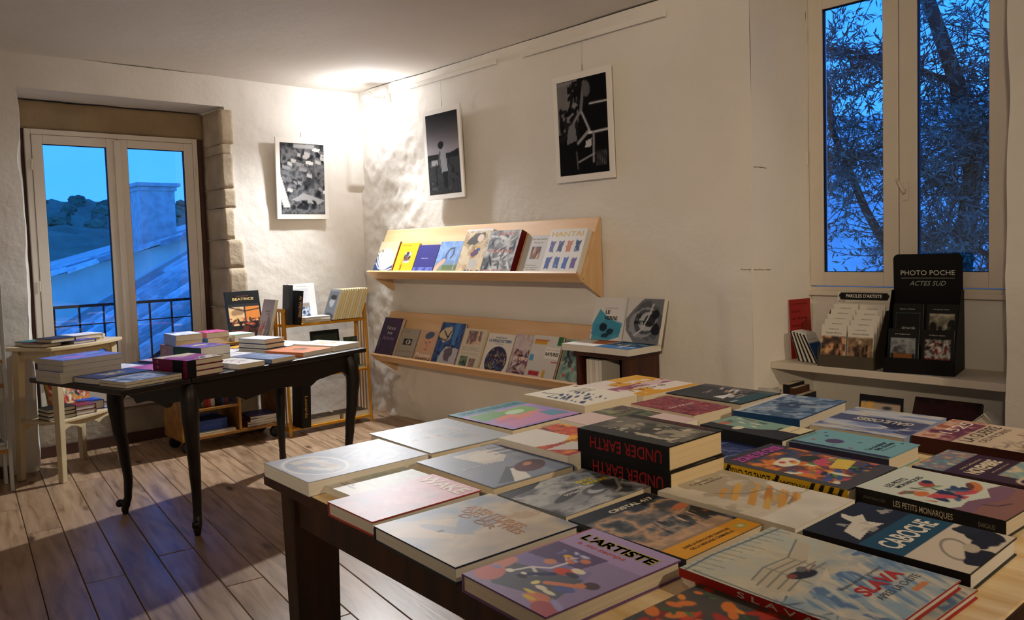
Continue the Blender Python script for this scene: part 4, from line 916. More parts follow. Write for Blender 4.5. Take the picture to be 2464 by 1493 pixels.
def p_art(a):
    a.grad('#9a86b0', '#a893bd').rect(0, 0, 1, .68, '#8f7fa6').poly([(.02,.70),(.62,.70),(.58,.50),(.02,.44)], '#5b4a72').poly([(.02,.45),(.7,.52),(.75,.40),(.02,.30)], '#7f76a6').poly([(.08,.30),(.75,.42),(.85,.15),(.3,.05),(.05,.12)], '#5a5c6a')
    a.ell(.13, .12, .12, .14, '#c4756e', .3, 1, .2).ell(.05, .28, .08, .12, '#c98878', .2, 1, .2).ell(.08, .20, .04, .03, '#8d8ab8').ell(.74, .10, .14, .07, '#cf7f5c', -.3).ell(.90, .05, .14, .09, '#a8525a', -.3).ell(.93, .12, .12, .03, '#9b95c4', -.4)
    a.line([(.28,.34),(.40,.40),(.42,.52),(.34,.56)], .03, '#d5d0d0').line([(.22,.22),(.28,.34),(.40,.30)], .03, '#d5d0d0').ell(.21, .22, .04, .03, '#e6e2dc').ell(.41, .28, .03, .02, '#e6e2dc').ell(.33, .58, .05, .03, '#d8b23a')
    a.ell(.52, .42, .09, .06, '#c9472c', .2).ell(.60, .48, .07, .04, '#e3d8bb').ell(.62, .42, .07, .035, '#3c3a44').line([(.36,.26),(.5,.36)], .06, '#2c2f5c').ell(.36, .22, .05, .03, '#25222a').ell(.33, .25, .03, .02, '#e3ddd2').ell(.30, .46, .06, .05, '#c98a6a').ell(.42, .55, .05, .045, '#cf7a55').ell(.5, .60, .05, .04, '#cf7a55')
    a.line([(.58,.26),(.78,.34)], .06, '#cf7f5c').ell(.86, .40, .07, .06, '#4c3a3e').ell(.80, .36, .05, .04, '#cf7f55').ell(.76, .27, .09, .05, '#55609c', .3).ell(.62, .2, .06, .03, '#e0d6c6').ell(.52, .22, .03, .04, '#e6d68a').ell(.60, .13, .06, .02, '#d6c24a').ell(.72, .19, .07, .025, '#dcd8b6').ell(.68, .08, .07, .025, '#d6b43a').ell(.74, .14, .08, .03, '#c97a55')
    a.rect(0, .0, .012, 1, '#b9482e').spots(.2, .55, .5, .66, ['#6a6aa0', '#b9c0d4', '#c06a4e'], 12, .03, 3)
BTB("lilac comic with people in a room and yellow-black brush lettering", -2.580, -4.778, .296, .205, -3.1, '+X', .03, bg='#9a86b0', paint=p_art, cover='#6a4a78', spinecol='#7a5c86', res=170, rough=.36,
    texts=[("L'ARTISTE", .095, .815, .82, .10, '#b5a63a', {'b': .06}), ("L'ARTISTE", .10, .82, .80, .085, '#17140f', {'b': .035}), ('a mi-temps', .16, .745, .54, .05, '#c0503e', {'b': .01})])
def p_under(a):
    a.cloud(['#3b3a33', '#5e5b50', '#7a7466', '#4b493f'], 4, 3).poly([(0,1),(1,1),(1,.78),(.6,.72),(.2,.8),(0,.74)], '#2e2e2a').thr('#a39a84', 6, .56, 4, .05, .25, .75, .85, .9).thr('#c2b8a0', 9, .63, 6, .1, .2, .9, .8, .9).rect(0, 0, 1, .15, '#26241f')
UE = dict(pages='tan', bg='#45433a', paint=p_under, cover='#101113', spinecol='#0a0a0c', side='T', res=110)
for k, lb in ((0, 'lower thick black hardback in the pair with red spine letters'), (1, 'upper thick black hardback with red spine letters and a rocky cover')):
    b = BTB(lb, -2.021+.004*(1-k), -4.497-.004*(1-k), .203, .270, -.6-1.2*(1-k), '-X', .056, base=.0575*k, texts=[('UNDER EARTH', .10, .035, .66, .08, '#7a2426', {'b': .01})] if k else [], **UE)
    # spine is on the side turned to the room: lettering set upside down there
    w, h, t = .270, .203, .056
    A = Matrix.Translation((.34*w, h/2+0.0006, t*.72)) @ Matrix(((-1, 0, 0, 0), (0, 0, 1, 0), (0, -1, 0, 0), (0, 0, 0, 1))) 
    lettering('spine_title', [('UNDER EARTH', Matrix.Translation((-.43*w, h/2+0.0006, t*.78)) @ Matrix(((1, 0, 0, 0), (0, 0, 1, 0), (0, -1, 0, 0), (0, 0, 0, 1))) @ Matrix.Diagonal((.78*w, .50*t, 1, 1)), '#7d1a1e', .012, 0.0)], b)
def p_sketch(a):
    for k in range(16): rs = random.Random(k); a.line([(rs.random(), rs.random()), (rs.random(), rs.random())], .012, '#9fb0cf')
    a.poly([(.3,.6),(.6,.7),(.7,.5),(.45,.42)], '#55679a')
BTB('navy comic with white line sketches wedged behind the thick black pair', -1.768, -4.478, .215, .235, -2.0, '+Y', .014, bg='#2b3766', paint=p_sketch, hard=False)
def p_flow(a): a.cloud(['#3a3733', '#4a463f', '#5b4a34'], 3, 2).spots(.15, .3, .95, .95, ['#a8321f', '#c9481f', '#7d2a1c'], 40, .06, 3).spots(.1, .3, 1, 1, ['#e08a2a', '#d9772a'], 30, .04, 5, 1.3).spots(.1, .2, 1, .95, ['#4f7a3c', '#3c5a34'], 26, .03, 6).rect(0, 0, .2, .5, '#d08a20', .9)
BTB('dark cover with red and orange blossoms cut by the bottom picture edge', -2.588, -5.075, .250, .275, -3.0, '+Y', .016, bg='#45413a', paint=p_flow, hard=False, cover='#c07e1c', res=110)
# ------------------------------------------------------------------ books on the dark table (placed in the table's own frame)
def DTB(label, u, v, su, sv, th, up, t, base=0.0, res=44, bg='#888888', paint=None, **kw):
    M0, (w, h) = flat(u, v, DZ+0.0006+base, su, sv, th, up); M = DT_M @ M0
    a = Art(w, h, bg, res, int(abs(u*v)*1000)+7)
    if paint: paint(a)
    kw.setdefault('cover', bg)
    return book(label, w, h, t, M, art=a, group='books on the dark table', **kw)
def pc(*cols, sc=5, seed=1): return lambda a: a.cloud(list(cols), sc, seed)
def p_pinkblue(a): a.cloud(['#4a62c0', '#6f86d6', '#8a78c8'], 3, 2).ell(.6, .55, .22, .16, '#b878d0', .3, 1, .5).poly([(.1,.2),(.5,.3),(.45,.5),(.1,.4)], '#8fa2dc', .8)
for k in range(4):
    DTB(['bottom', 'second lowest', 'second highest', 'topmost, blue and pink'][k] + ' book of the pale pile at the dark table end' , .118 - .012*(k < 2), .545, .285, .225, 1.5*(k > 1), '-Y', .0255, .0262*k, bg='#5a6ec4', paint=p_pinkblue if k == 3 else None, hard=False, pages='grey', cover='#c9c4ba' if k < 3 else '#5a6ec4')
DTB('navy hardback with a gold emblem near the table end', .155, .335, .27, .185, 3.0, '-Y', .028, bg='#2f3a60', paint=lambda a: a.cloud(['#28345a', '#3a4a7a'], 3).spots(.3, .3, .75, .7, ['#b9a888', '#8a7f78', '#6f7494'], 18, .06, 2), pages='white')
for k in range(2):
    DTB(['lower', 'upper'][k] + ' of two thin grey-blue albums at the front edge of the dark leaf', .165, .125, .275, .195, 3.0-k, '-Y', .0125, .0131*k, bg='#5b6478', paint=lambda a: a.cloud(['#3c4660', '#6d7c98', '#aeb6c0', '#8a8f98'], 5, 3).rect(.05, .1, .4, .2, '#c9cbcc', .7), hard=False)
def p_mag(a): a.cloud(['#8a2a6a', '#a23a86', '#7a2460'], 3).poly([(0,1),(1,1),(1,.75),(.5,.62),(.2,.8),(0,.7)], '#cdbf9a').poly([(.3,0),(1,0),(1,.4),(.6,.3)], '#c6b998').rect(.0, .0, .32, 1, '#3f5fae', .0).spots(.2, .05, .9, .3, ['#2d4f9c', '#1e2a4c', '#d5cfc0'], 16, .06, 4)
for k in range(3):
    DTB(['bottom', 'middle', 'top'][k] + ' maroon hardback in the pile with a black paper band', .415, .145, .195, .265, 1.0 + .6*k, '+Y', .026, .0268*k, bg='#7d1f4e', paint=p_mag if k == 2 else None, cover='#6a1038', spinecol='#6a1038', texts=[('MELVIL', .25, .5, .5, .06, '#e8d8e2')] if k == 2 else [], spine=[('2', .12, .5, .05, .45, '#c9a0ae', False)] if k else [])
t = empty('paper_band', M=DT_M @ Matrix.Translation((.415, .145, DZ)) @ Matrix.Rotation(R(1.5), 4, 'Z'), label='black paper band around the pile of maroon hardbacks', cat='band')
bx('band_front', (-.1012, -.098, .001), (-.0998, -.026, .0802), M_BLACK, t)
bx('band_end', (-.1005, -.1365, .001), (-.055, -.1353, .0802), M_BLACK, t)
def p_pur(a): a.cloud(['#4a3a86', '#6a4fa0', '#8a5fae', '#3a3f7a'], 4, 2).ell(.5, .6, .25, .14, '#c9b89a', .2, 1, .5).spots(.1, .1, .9, .5, ['#3f86b4', '#b06ac0', '#d5c6a0'], 12, .05, 3)
for k in range(2):
    DTB(['lower', 'upper'][k] + ' thick purple novel with a dark green spine', .665, .40, .178, .222, 2.0+k, '+Y', .046, .0468*k, bg='#54428e', paint=p_pur, hard=False, pages='white', spinecol='#12403c', cover='#12403c', spine=[('LA GUERRE', .1, .5, .55, .4, '#3f6a62', False)])
def p_white(a): a.cloud(['#dcd8d4', '#efece6', '#c9c9cc'], 4, 2).spots(.2, .2, .8, .8, ['#5a5f74', '#b3546a', '#3c4052'], 14, .04, 5, 3)
for k in range(3):
    DTB(['bottom', 'middle', 'top'][k] + ' white-topped navy edged hardback in the pile of three', 1.105, .475, .140, .225, 3.0-k, '+Y', .026, .0268*k, bg='#dfe3ea', paint=pc('#d6dce6', '#eef0f2', sc=3) if k == 2 else None, cover='#20305e', spinecol='#c9c7c2', pages='cream', spine=[('poesie', .2, .5, .4, .25, '#7a7a78', False)])
DTB('orange book with a dark portrait medallion at the front edge', 1.133, .20, .225, .285, 5.0, '+Y', .022, bg='#cf7a50', paint=lambda a: a.cloud(['#d0774a', '#dc8c60'], 3).ell(.55, .5, .2, .14, '#5f4038', .3, .8, .5).spots(.4, .35, .72, .65, ['#8a5a48', '#3a2a28', '#b47a5c'], 14, .05, 3), hard=False, pages='white')
DTB('large cream album with a tan sketch at the right end of the dark table', 1.355, .22, .20, .33, 3.0, '+Y', .03, bg='#ece6d8', paint=lambda a: a.thr('#cfae86', 3, .5, 2, .2, .25, .8, .75).spots(.25, .3, .75, .7, ['#c9a67a', '#b7936a'], 10, .07, 3, 2.5), hard=False, pages='white')
DTB('white album lying behind the cream one, blue edged', 1.34, .56, .21, .27, 2.0, '+Y', .016, bg='#e8e9ea', paint=pc('#dfe2e6', '#f0efec', '#d5dbe4', sc=3), cover='#6a7cab', hard=False, pages='white')
DTB('slate blue book with faint white lettering at the front edge', .865, .155, .162, .285, 4.0, '+Y', .022, bg='#5a6f98', paint=pc('#4c608a', '#6a80a8', '#8b9ab6', sc=4), texts=[('Les Cahiers', .2, .55, .6, .06, '#b9c6da')], hard=False)
DTB('white comic with loose ink drawings at the front edge', .675, .13, .150, .25, -2.0, '+Y', .024, bg='#dcdce0', paint=p_white, hard=False)
DTB('white book with black calligraphy in the middle of the dark table', .87, .45, .165, .23, 3.0, '+Y', .018, bg='#e4e4e6', paint=lambda a: a.line([(.15,.6),(.35,.72),(.5,.58),(.7,.75),(.85,.6)], .06, '#22242a').line([(.2,.35),(.5,.42),(.8,.33)], .04, '#2e3038').rect(0, 0, 1, .12, '#9aa2c4'), hard=False, pages='white')
DTB('magenta book half hidden behind the maroon pile', .42, .43, .17, .22, 2.0, '+Y', .014, bg='#a2407e', paint=pc('#8a2f70', '#b0508e', '#c06aa0', sc=4), hard=False)
DTB('white leaflet book on the dark table between the pale pile and the magenta book', .36, .68, .16, .22, 4.0, '+Y', .010, bg='#dedce6', paint=pc('#d0cfdc', '#eeecee', '#b9bcd6', sc=4), hard=False)
DTB('blue and red printed magazine at the back of the dark table', .63, .685, .17, .20, 4.0, '+Y', .010, bg='#5a66a6', paint=pc('#4a58a0', '#8a96c8', '#c08a9a', '#d8d4dc', sc=5), hard=False)
DTB('mustard and white brochure at the back of the dark table', 1.16, .735, .17, .10, 2.0, '+Y', .012, bg='#d0992c', paint=lambda a: a.poly([(.3,0),(1,0),(1,1),(.6,1)], '#dfe0e4'), hard=False)
DTB('white brochure with a red word behind the navy pile', 1.02, .655, .13, .13, 2.0, '+Y', .008, bg='#e6e4e4', paint=lambda a: a.rect(.2, .4, .5, .5, '#b84a52').spots(.5, .2, .9, .8, ['#5a6aa0', '#a0a6b8'], 6, .08, 2), hard=False)

# ------------------------------------------------------------------ books on the cream side table
def CTB(label, x, y, sx, sy, th, t, z, up='-Y', res=30, bg='#888888', paint=None, **kw):
    M0, (w, h) = flat(x, y, z+0.0006, sx, sy, th, up); a = Art(w, h, bg, res, int(abs(x*y)*1000)+3)
    if paint: paint(a)
    kw.setdefault('cover', bg)
    return book(label, w, h, t, CT_M @ M0, art=a, group='books on the cream side table', **kw)
CTB('wine red book beneath black ones on the cream table', -.215, -.035, .12, .18, -8, .022, CTZ, bg='#5a2430', paint=pc('#4a1a26', '#7a3a44'))
CTB('black hardback on the cream table, left end', -.165, -.085, .15, .17, -14, .024, CTZ+.0228, bg='#17171a', paint=pc('#141416', '#2c2c30'))
CTB('teal hardback lying across the cream table top', -.10, .075, .25, .15, -12, .026, CTZ, bg='#2f6066', paint=pc('#27545c', '#3f7880', '#3a86a8', sc=3), cover='#163438')
CTB('small purple book at the front of the cream table', -.030, -.125, .15, .12, -10, .018, CTZ, bg='#4a4590', paint=lambda a: a.cloud(['#3f3a86', '#5a55a6'], 3).spots(.2, .3, .8, .7, ['#c9c3d4', '#8a86b8'], 6, .06, 2))
CTB('beige notebook under white book on the cream table', .105, -.035, .17, .15, -6, .014, CTZ, bg='#b7a684', paint=None)
CTB('white book with red spine label on the cream table', .095, -.03, .19, .16, -18, .024, CTZ+.0148, bg='#e3e0e0', paint=pc('#d8d6da', '#f0eeec', '#c9cfe0', sc=3), spine=[('ROUGE', .2, .5, .5, .5, '#a8342c', False)])
CTB('white large album overhanging the right end of the cream table', .215, .075, .19, .20, -20, .022, CTZ, bg='#e6e4e0', paint=pc('#dcdad8', '#f2f0ec', sc=3), hard=False, pages='white')
for k in range(3):
    CTB(['bottom', 'middle', 'top'][k] + ' black hardback in the small pile on the cream table shelf', -.135, -.035, .16, .14, -20-k*2, .023, .3626+.0236*k, bg='#101214', paint=pc('#0e1012', '#1c2426', sc=4), cover='#0c0e10')
for k in range(2):
    CTB(['lower', 'upper'][k] + ' red edged hardback beside the blue one on the cream table shelf', .015, -.060, .13, .15, -22, .028, .3626+.0288*k, bg='#7a2038', paint=pc('#6a1830', '#8a2c44', sc=4), cover='#6a1228', pages='white')
CTB('thick cobalt blue book on the cream table shelf', .145, -.01, .12, .15, -24, .056, .3626, bg='#2a48b0', paint=pc('#2440a8', '#3a5cc8', sc=3), pages='white')
def p_impr(a): a.cloud(['#8a7a3a', '#c9a05a', '#b84f3c', '#e0cfae', '#5a6a3c'], 7, 3).spots(0, 0, 1, 1, ['#d9c49a', '#a83a34', '#3f5a3a', '#e6dcc4', '#2c2c3a', '#d0843c'], 90, .045, 4)
def lean(x, y, z, az, tilt, h):
    """matrix for a book standing on z at (x,y), cover facing azimuth az (degrees), leaning back by tilt degrees"""
    n = Vector((math.cos(R(az)), math.sin(R(az)), 0)); upv = Vector((0, 0, 1))
    e_up = (upv*math.cos(R(tilt)) - n*math.sin(R(tilt))); e_n = (n*math.cos(R(tilt)) + upv*math.sin(R(tilt))); e_r = e_up.cross(e_n)
    M = Matrix((e_r, e_up, e_n)).transposed().to_4x4(); M.translation = Vector((x, y, z)) + e_up*(h/2); return M
def SB(label, x, y, z, az, tilt, w, h, t, res=40, bg='#888888', paint=None, **kw):
    a = Art(w, h, bg, res, int(abs(x*y)*1000)+11)
    if paint: paint(a)
    kw.setdefault('cover', bg)
    return book(label, w, h, t, lean(x, y, z, az, tilt, h), art=a, **kw)
SB('colourful dabbed picture book leaning at the back of the cream table shelf', -2.24, .02, .372, -62, 12, .30, .25, .018, bg='#a08a50', paint=p_impr, res=60)

# ------------------------------------------------------------------ on and in the low bookcase
BZ = BK[5]+0.0006
def p_bea(a):
    a.rect(0, 0, 1, 1, '#17181b').cloud(['#d9b27a', '#e3c596', '#b88a52'], 3, 2, .05, .25, .95, .70).rect(.52, .36, .94, .70, '#d9792c', .8).rect(.50, .25, .54, .72, '#20242c').line([(.08,.66),(.5,.56),(.95,.60)], .03, '#23272e').rect(.05, .66, .95, .72, '#2b2c30').spots(.05, .04, .95, .34, ['#241a18', '#3a2620', '#5c2c24', '#1b1616'], 60, .06, 3).spots(.05, .22, .95, .42, ['#2a201c', '#b4503a', '#7a3a2c', '#3c2c26'], 22, .035, 5).ell(.3, .55, .16, .08, '#4a2f26', .2, .4, .6)
SB('black album with gold title and a glowing crowd scene under the stone jamb', -1.10, -.115, BZ, -90, 12, .255, .335, .016, bg='#17181b', paint=p_bea, res=90, texts=[('BEATRICE', .20, .80, .62, .055, '#e3c27c', {'b': .02}), ('JORIS MERTENS', .34, .88, .34, .02, '#b06a44')])
def p_now(a): a.grad('#c9c3ce', '#a9a6b4').spots(.0, .0, .75, .42, ['#c04f6a', '#d99a3c', '#4a78a8', '#7a4a9a', '#3f9a8a', '#e0cfc0'], 40, .07, 3, 2.4, rot=1.3).poly([(.45,.0),(1,.0),(1,.35),(.7,.62),(.6,.45)], '#8a8a92').spots(.0, .0, 1, .2, ['#e6e2da', '#2c2c30'], 12, .04, 6, 3, rot=1.2)
SB('pale lilac graphic novel leaning against the left side of the etagere', -1.022, -.262, BZ, 180, 14, .185, .27, .024, bg='#bdb7c4', paint=p_now, hard=False, res=60, texts=[('Nowhere', .34, .66, .46, .06, '#2c2c34', {'sh': .2}), ('girl', .5, .58, .26, .06, '#2c2c34', {'sh': .2})])
def BCB(label, x, y, sx, sy, th, t, base, **kw):
    M0, (w, h) = flat(x, y, BZ+base, sx, sy, th, '+Y'); a = Art(w, h, kw.get('bg', '#888888'), 30, int(abs(x)*1000)); p = kw.pop('paint', None); bg_ = kw.pop('bg', '#888888')
    if p: p(a)
    kw.setdefault('cover', bg_)
    return book(label, w, h, t, M0, art=a, group='books on the low bookcase', **kw)
for k in range(2):
    BCB(['lower', 'upper'][k] + ' thick pale blue paperback on the left end of the low bookcase', -1.575, -.185, .175, .235, -2+k*2, .038, .0386*k, bg='#aab4d8', paint=pc('#8f9cc8', '#c9cfe6', '#e3e2ea', '#6f7fb4', sc=4), hard=False, spinecol='#8b93a8')
for k in range(2):
    BCB(['lower blue-spined', 'upper red and pink'][k] + ' paperback in the middle of the low bookcase top', -1.378, -.19, .155, .20, 3-k*3, .036, .0366*k, bg='#c25a78' if k else '#4a8ac0', paint=pc('#b8405a', '#d07aa8', '#8a3a8a', '#d8543c', sc=5), hard=False, spinecol='#b84a5a' if k else '#4a8ac0')
BCB('white and mint paperback on the right of the low bookcase top', -1.215, -.225, .15, .21, 5, .045, 0, bg='#dfe6e2', paint=lambda a: a.cloud(['#e8e6e4', '#f0eeea'], 3).spots(.2, .3, .8, .8, ['#c07a9a', '#8a5a7a'], 6, .07, 2).rect(0, 0, 1, .2, '#6ab09a'), hard=False, pages='white')
# compartments: coloured spines on the shelf, blue box file, flat magazines
rnd = random.Random(8); x = -1.60
for i, c in enumerate(['#4a8a5c', '#d8d4c6', '#2c2018', '#6a7040', '#a82a2a', '#b83c34', '#c9c6bc', '#14141a', '#1c1c22', '#3a4a7a', '#7a3a2c']):
    t_ = .017 + .010*rnd.random()
    M = Matrix.Translation((x, -.255, .2936+.075)) @ Matrix(((0, 0, 1, 0), (-1, 0, 0, 0), (0, -1, 0, 0), (0, 0, 0, 1))).inverted() if False else Matrix.Translation((x, -.26, .2936+.0755+.004*(i % 3))) @ Matrix(((0, 0, 1, 0), (1, 0, 0, 0), (0, 1, 0, 0), (0, 0, 0, 1)))
    book(['green', 'ivory', 'dark brown', 'olive', 'scarlet', 'red', 'off-white', 'black', 'charcoal', 'navy', 'rust'][i] + ' spined pocket book standing in the low bookcase', .11, .15+.008*(i % 3), t_, M, cover=c, hard=False, group='pocket books in the low bookcase')
    x += t_ + .002
t = empty('storage_box', (-1.45, -.20, .1106), label='blue cardboard box in the bottom of the low bookcase', cat='box')
bx('box_base', (-.16, -.10, 0), (.10, .12, .085), mat('blue_card', '#2c4a9a', 0.6), t, 0.003); bx('lid', (-.163, -.103, .068), (.103, .123, .092), mat('blue_card', '#2c4a9a', 0.6), t, 0.003)
for k in range(2):
    M0, wh = flat(-1.40-.16*k*0, -.335+.0, .1106, .01, .01, 0)
SBX = [('cream exercise book in front of the blue box', -1.46, '#d6cdb8', .27), ]
M0, (w, h) = flat(-1.455, -.327, .1106, .29, .045, 0); book('cream ledger lying in front of the blue box', w, h, .018, M0, cover='#d9cfb6', hard=False, group=None)
for k in range(4):
    M0, (w, h) = flat(-1.10+.012*(k == 3), -.22, .1106+.0165*k, .25-.02*k, .22, [2, -1, 3, -5][k]); a = Art(w, h, '#2c3466', 30, k+3).cloud(['#2a2f5c', '#3c4a8a', '#5a4a7a', '#8a8fb0'], 5, k+1)
    book(['bottom', 'second', 'third', 'top'][k] + ' violet-blue magazine in the pile inside the low bookcase', w, h, .016, M0, cover='#7a3c28', art=a, hard=False, pages='white', group='magazines in the low bookcase')

# ------------------------------------------------------------------ on the etagere
EZ = .8036
def spine_book(label, x, y, z, w, h, t, roll, cover, text=None, tc_='#e6dcc8', pg='cream', hard=True, fliptxt=False, group=None, th=.5, L=.6, y0=.15):
    """standing book, spine to the front (-Y); w depth, t thickness along X, roll leans it to the right"""
    M = Matrix.Translation((x, y, z)) @ Matrix.Rotation(R(roll), 4, 'Y') @ Matrix.Translation((0, 0, h/2)) @ Matrix(((0, 0, 1, 0), (1, 0, 0, 0), (0, 1, 0, 0), (0, 0, 0, 1))) 
    # local x -> +Y (depth), local y -> +Z, local z -> +X ; the spine (local -x) looks to -Y
    sp = [(text, y0, .5, L, th, tc_, False)] if text else []
    return book(label, w, h, t, M, cover=cover, spine=sp, hard=hard, pages=pg, group=group)
spine_book('tall slate grey book standing beside the tan-lettered black one', -.905, -.335, EZ, .10, .285, .03, 4, '#3a3e48')
spine_book('thick black book with tan spine letters standing on the etagere top', -.870, -.378, EZ, .13, .245, .036, 7, '#17161a', 'AI WEIWEI', '#c9a878', th=.6, L=.62)
def p_sea(a): a.rect(.12, .05, .74, .86, '#c9d0d8').grad if False else None; a.rect(.12, .05, .74, .86, '#cdd3da'); a.cloud(['#c0c8d0', '#e0e4e8'], 3, 2, .12, .5, .74, .86); a.rect(.12, .38, .74, .48, '#8a7a66', .7); a.cloud(['#22304e', '#4a5f86', '#dfe6ee', '#1c2842'], 6, 4, .12, .05, .74, .38)
SB('white photography book with a seascape standing on the etagere', -.70, -.235, EZ, -90, 9, .21, .285, .012, bg='#e4e4e4', paint=p_sea, res=60, texts=[("L'arriere-pays", .3, .91, .4, .03, '#7a7a80')])
for k in range(2):
    M0, (w, h) = flat(-.665, -.315, EZ+.0206*k, .21, .115, -3+5*k, '-Y'); a = Art(w, h, '#dcdad6', 24, 5).cloud(['#d0ced0', '#efedea'], 3)
    book(['lower dark', 'upper white'][k] + ' book lying flat on the etagere top shelf', w, h, .02, M0, cover='#d9d6d0' if k else '#5a544c', art=a, hard=False, pages='grey')
x = -.540
for i in range(12):
    lb = 'grey portrait-covered review leaning first in the row on the etagere' if i == 0 else ['second','third','fourth','fifth','sixth','seventh','eighth','ninth','tenth','eleventh','last'][i-1] + ' cream-spined review from the left in the leaning row on the etagere'
    M = Matrix.Translation((x, -.315, EZ+.004)) @ Matrix.Rotation(R(21), 4, 'Y') @ Matrix.Translation((0, 0, .118)) @ Matrix(((0, 0, -1, 0), (-1, 0, 0, 0), (0, 1, 0, 0), (0, 0, 0, 1)))
    a = None
    if i == 0:
        a = Art(.155, .235, '#8a8f96', 44, 3).rect(.06, .05, .94, .93, '#6a7078').ell(.5, .55, .24, .22, '#a9adb2', 0, 1, .2).ell(.52, .72, .26, .12, '#2c2f34', 0, 1, .3).ell(.5, .1, .4, .14, '#3a3d42', 0, 1, .3)
    b = book(lb, .155, .235, .0165, M, cover='#cfcbc0' if i == 0 else '#ddd3b4', art=a, hard=False, side='R', pages='white', group='row of reviews on the etagere', spinecol='#d6c48c' if i % 3 else '#dcd2b0')
    x += .0205
def p_port(a): a.rect(0, 0, 1, 1, '#15181a').rect(.06, .08, .94, .9, '#33403c').ell(.5, .35, .22, .22, '#3a241c', 0, 1, .2).ell(.5, .55, .14, .12, '#4a3026')
SB('dark framed portrait book standing on the middle etagere shelf', -.525, -.225, .4206, -90, 6, .24, .30, .014, bg='#15181a', paint=p_port, res=40)
def p_grn(a): a.cloud(['#20302a', '#34463c', '#54604e'], 4, 2).rect(0, 0, 1, .3, '#16301c').spots(.1, .4, .9, .9, ['#6a746a', '#2c3834'], 10, .08, 3)
SB('dark green book standing on the right of the middle etagere shelf', -.335, -.275, .4206, -100, 8, .11, .235, .012, bg='#26332c', paint=p_grn)
M0, (w, h) = flat(-.36, -.345, .4206, .15, .07, 4); book('white book with a bright green cover lying on the middle etagere shelf', w, h, .016, M0, cover='#4aa03a', hard=False, pages='white')
spine_book('huge black book with gold spine letters on the bottom etagere shelf', -.868, -.375, .0556, .15, .32, .07, 2, '#0d0c0d', 'Leonardo', '#b08a3c', th=.36, L=.5, y0=.28)
for k, (lb, x_, w_, c) in enumerate((('sepia catalogue lying next to the big black book', -.66, .27, '#6a5236'), ('speckled dark catalogue lying at the right of the bottom etagere shelf', -.385, .22, '#3a3a34'))):
    M0, (w, h) = flat(x_, -.305, .0556, w_, .165, 0, '-Y'); a = Art(w, h, c, 30, k+2).cloud([c, '#8a7a5c', '#3c3a30', '#a89a7c'], 6, k+2)
    book(lb, w, h, .038, M0, cover=c, art=a, hard=False, pages='white')

# ------------------------------------------------------------------ books on the birch ledges
def LB(label, zt, y0, y1, h, t, bg, paint=None, res=56, **kw):
    e_up = Vector((.407, 0, .914)).normalized(); e_n = Vector((-.914, 0, .407)).normalized(); w = abs(y1-y0)-.004
    p0 = Vector((-.2005, (y0+y1)/2, zt-.3485)) + e_n*.0012 + e_up*.004
    M = Matrix((Vector((0, -1, 0)), e_up, e_n)).transposed().to_4x4(); M.translation = p0 + e_up*(h/2)
    a = Art(w, h, bg, res, int(abs(y0)*1000))
    if paint: paint(a)
    kw.setdefault('cover', bg)
    return book(label, w, h, t, M, art=a, group='books facing out on the birch ledges', **kw)
def p_wave(a):
    a.grad('#e6cdb4', '#dcb694').ell(.45, .5, .42, .3, '#efe2d2').poly([(0,0),(1,0),(1,.32),(.75,.2),(.5,.18),(.3,.3),(.15,.45),(.05,.62),(0,.6)], '#2e4470').line([(.02,.55),(.15,.38),(.35,.22),(.6,.16),(.95,.3)], .05, '#e6e6e2').line([(.05,.35),(.25,.2),(.6,.1),(.95,.18)], .035, '#dfe3e6').spots(0, .45, .3, .75, ['#6a7f78', '#8a9a90'], 12, .03, 4).line([(.0,.05),(.4,.08),(.7,.03)], .04, '#c9764a')
LB('cover with a great blue wave on a peach sky', SH_UP, -.405, -.665, .27, .016, '#e2c8ac', p_wave, spinecol='#8a4a2c', side='R')
LB('bright yellow cover with a small black and white mosaic', SH_UP, -.680, -.925, .252, .014, '#ddb02a', lambda a: a.rect(.38, .38, .72, .72, '#b9b5ae').spots(.38, .38, .72, .72, ['#26262a', '#e6e2da', '#b84a3a', '#5a5a5e'], 30, .045, 3), texts=[('Fernand Leger', .12, .90, .5, .05, '#8a4a1c'), ('la ville', .3, .06, .1, .4, '#5a4a1c')])
LB('deep blue cover with a foam-like lower band', SH_UP, -.928, -1.178, .232, .014, '#39387e', lambda a: a.cloud(['#2f3a8a', '#6a78c0', '#3c46a0'], 7, 3, 0, 0, 1, .26).rect(0, .26, 1, .27, '#2a2a66'), texts=[('CREATIVE', .26, .53, .34, .035, '#d6d6e2'), ('documents of sculpture', .5, .545, .4, .015, '#8a8ab8')])
LB('sky blue cover with a hand holding a bent loop', SH_UP, -1.182, -1.436, .252, .014, '#6f8cc4', lambda a: a.grad('#7f8a6a', '#6f92cc', .15, .45).cloud(['#5a7ab8', '#8aa8d4', '#6488c4'], 3, 2, 0, .42, 1, 1).line([(.42,.42),(.40,.62),(.52,.78),(.68,.80),(.72,.62),(.62,.50)], .05, '#4a4a52').ell(.3, .38, .16, .08, '#c9a594', .6).line([(0,.08),(.18,.3)], .16, '#c9a594').rect(.35, .15, 1, .30, '#5a6a3c', .6).rect(0, 0, .16, .1, '#3a5aa8'), texts=[('ALAIN SECHAS', .84, .15, .05, .6, '#cfd8e8')])
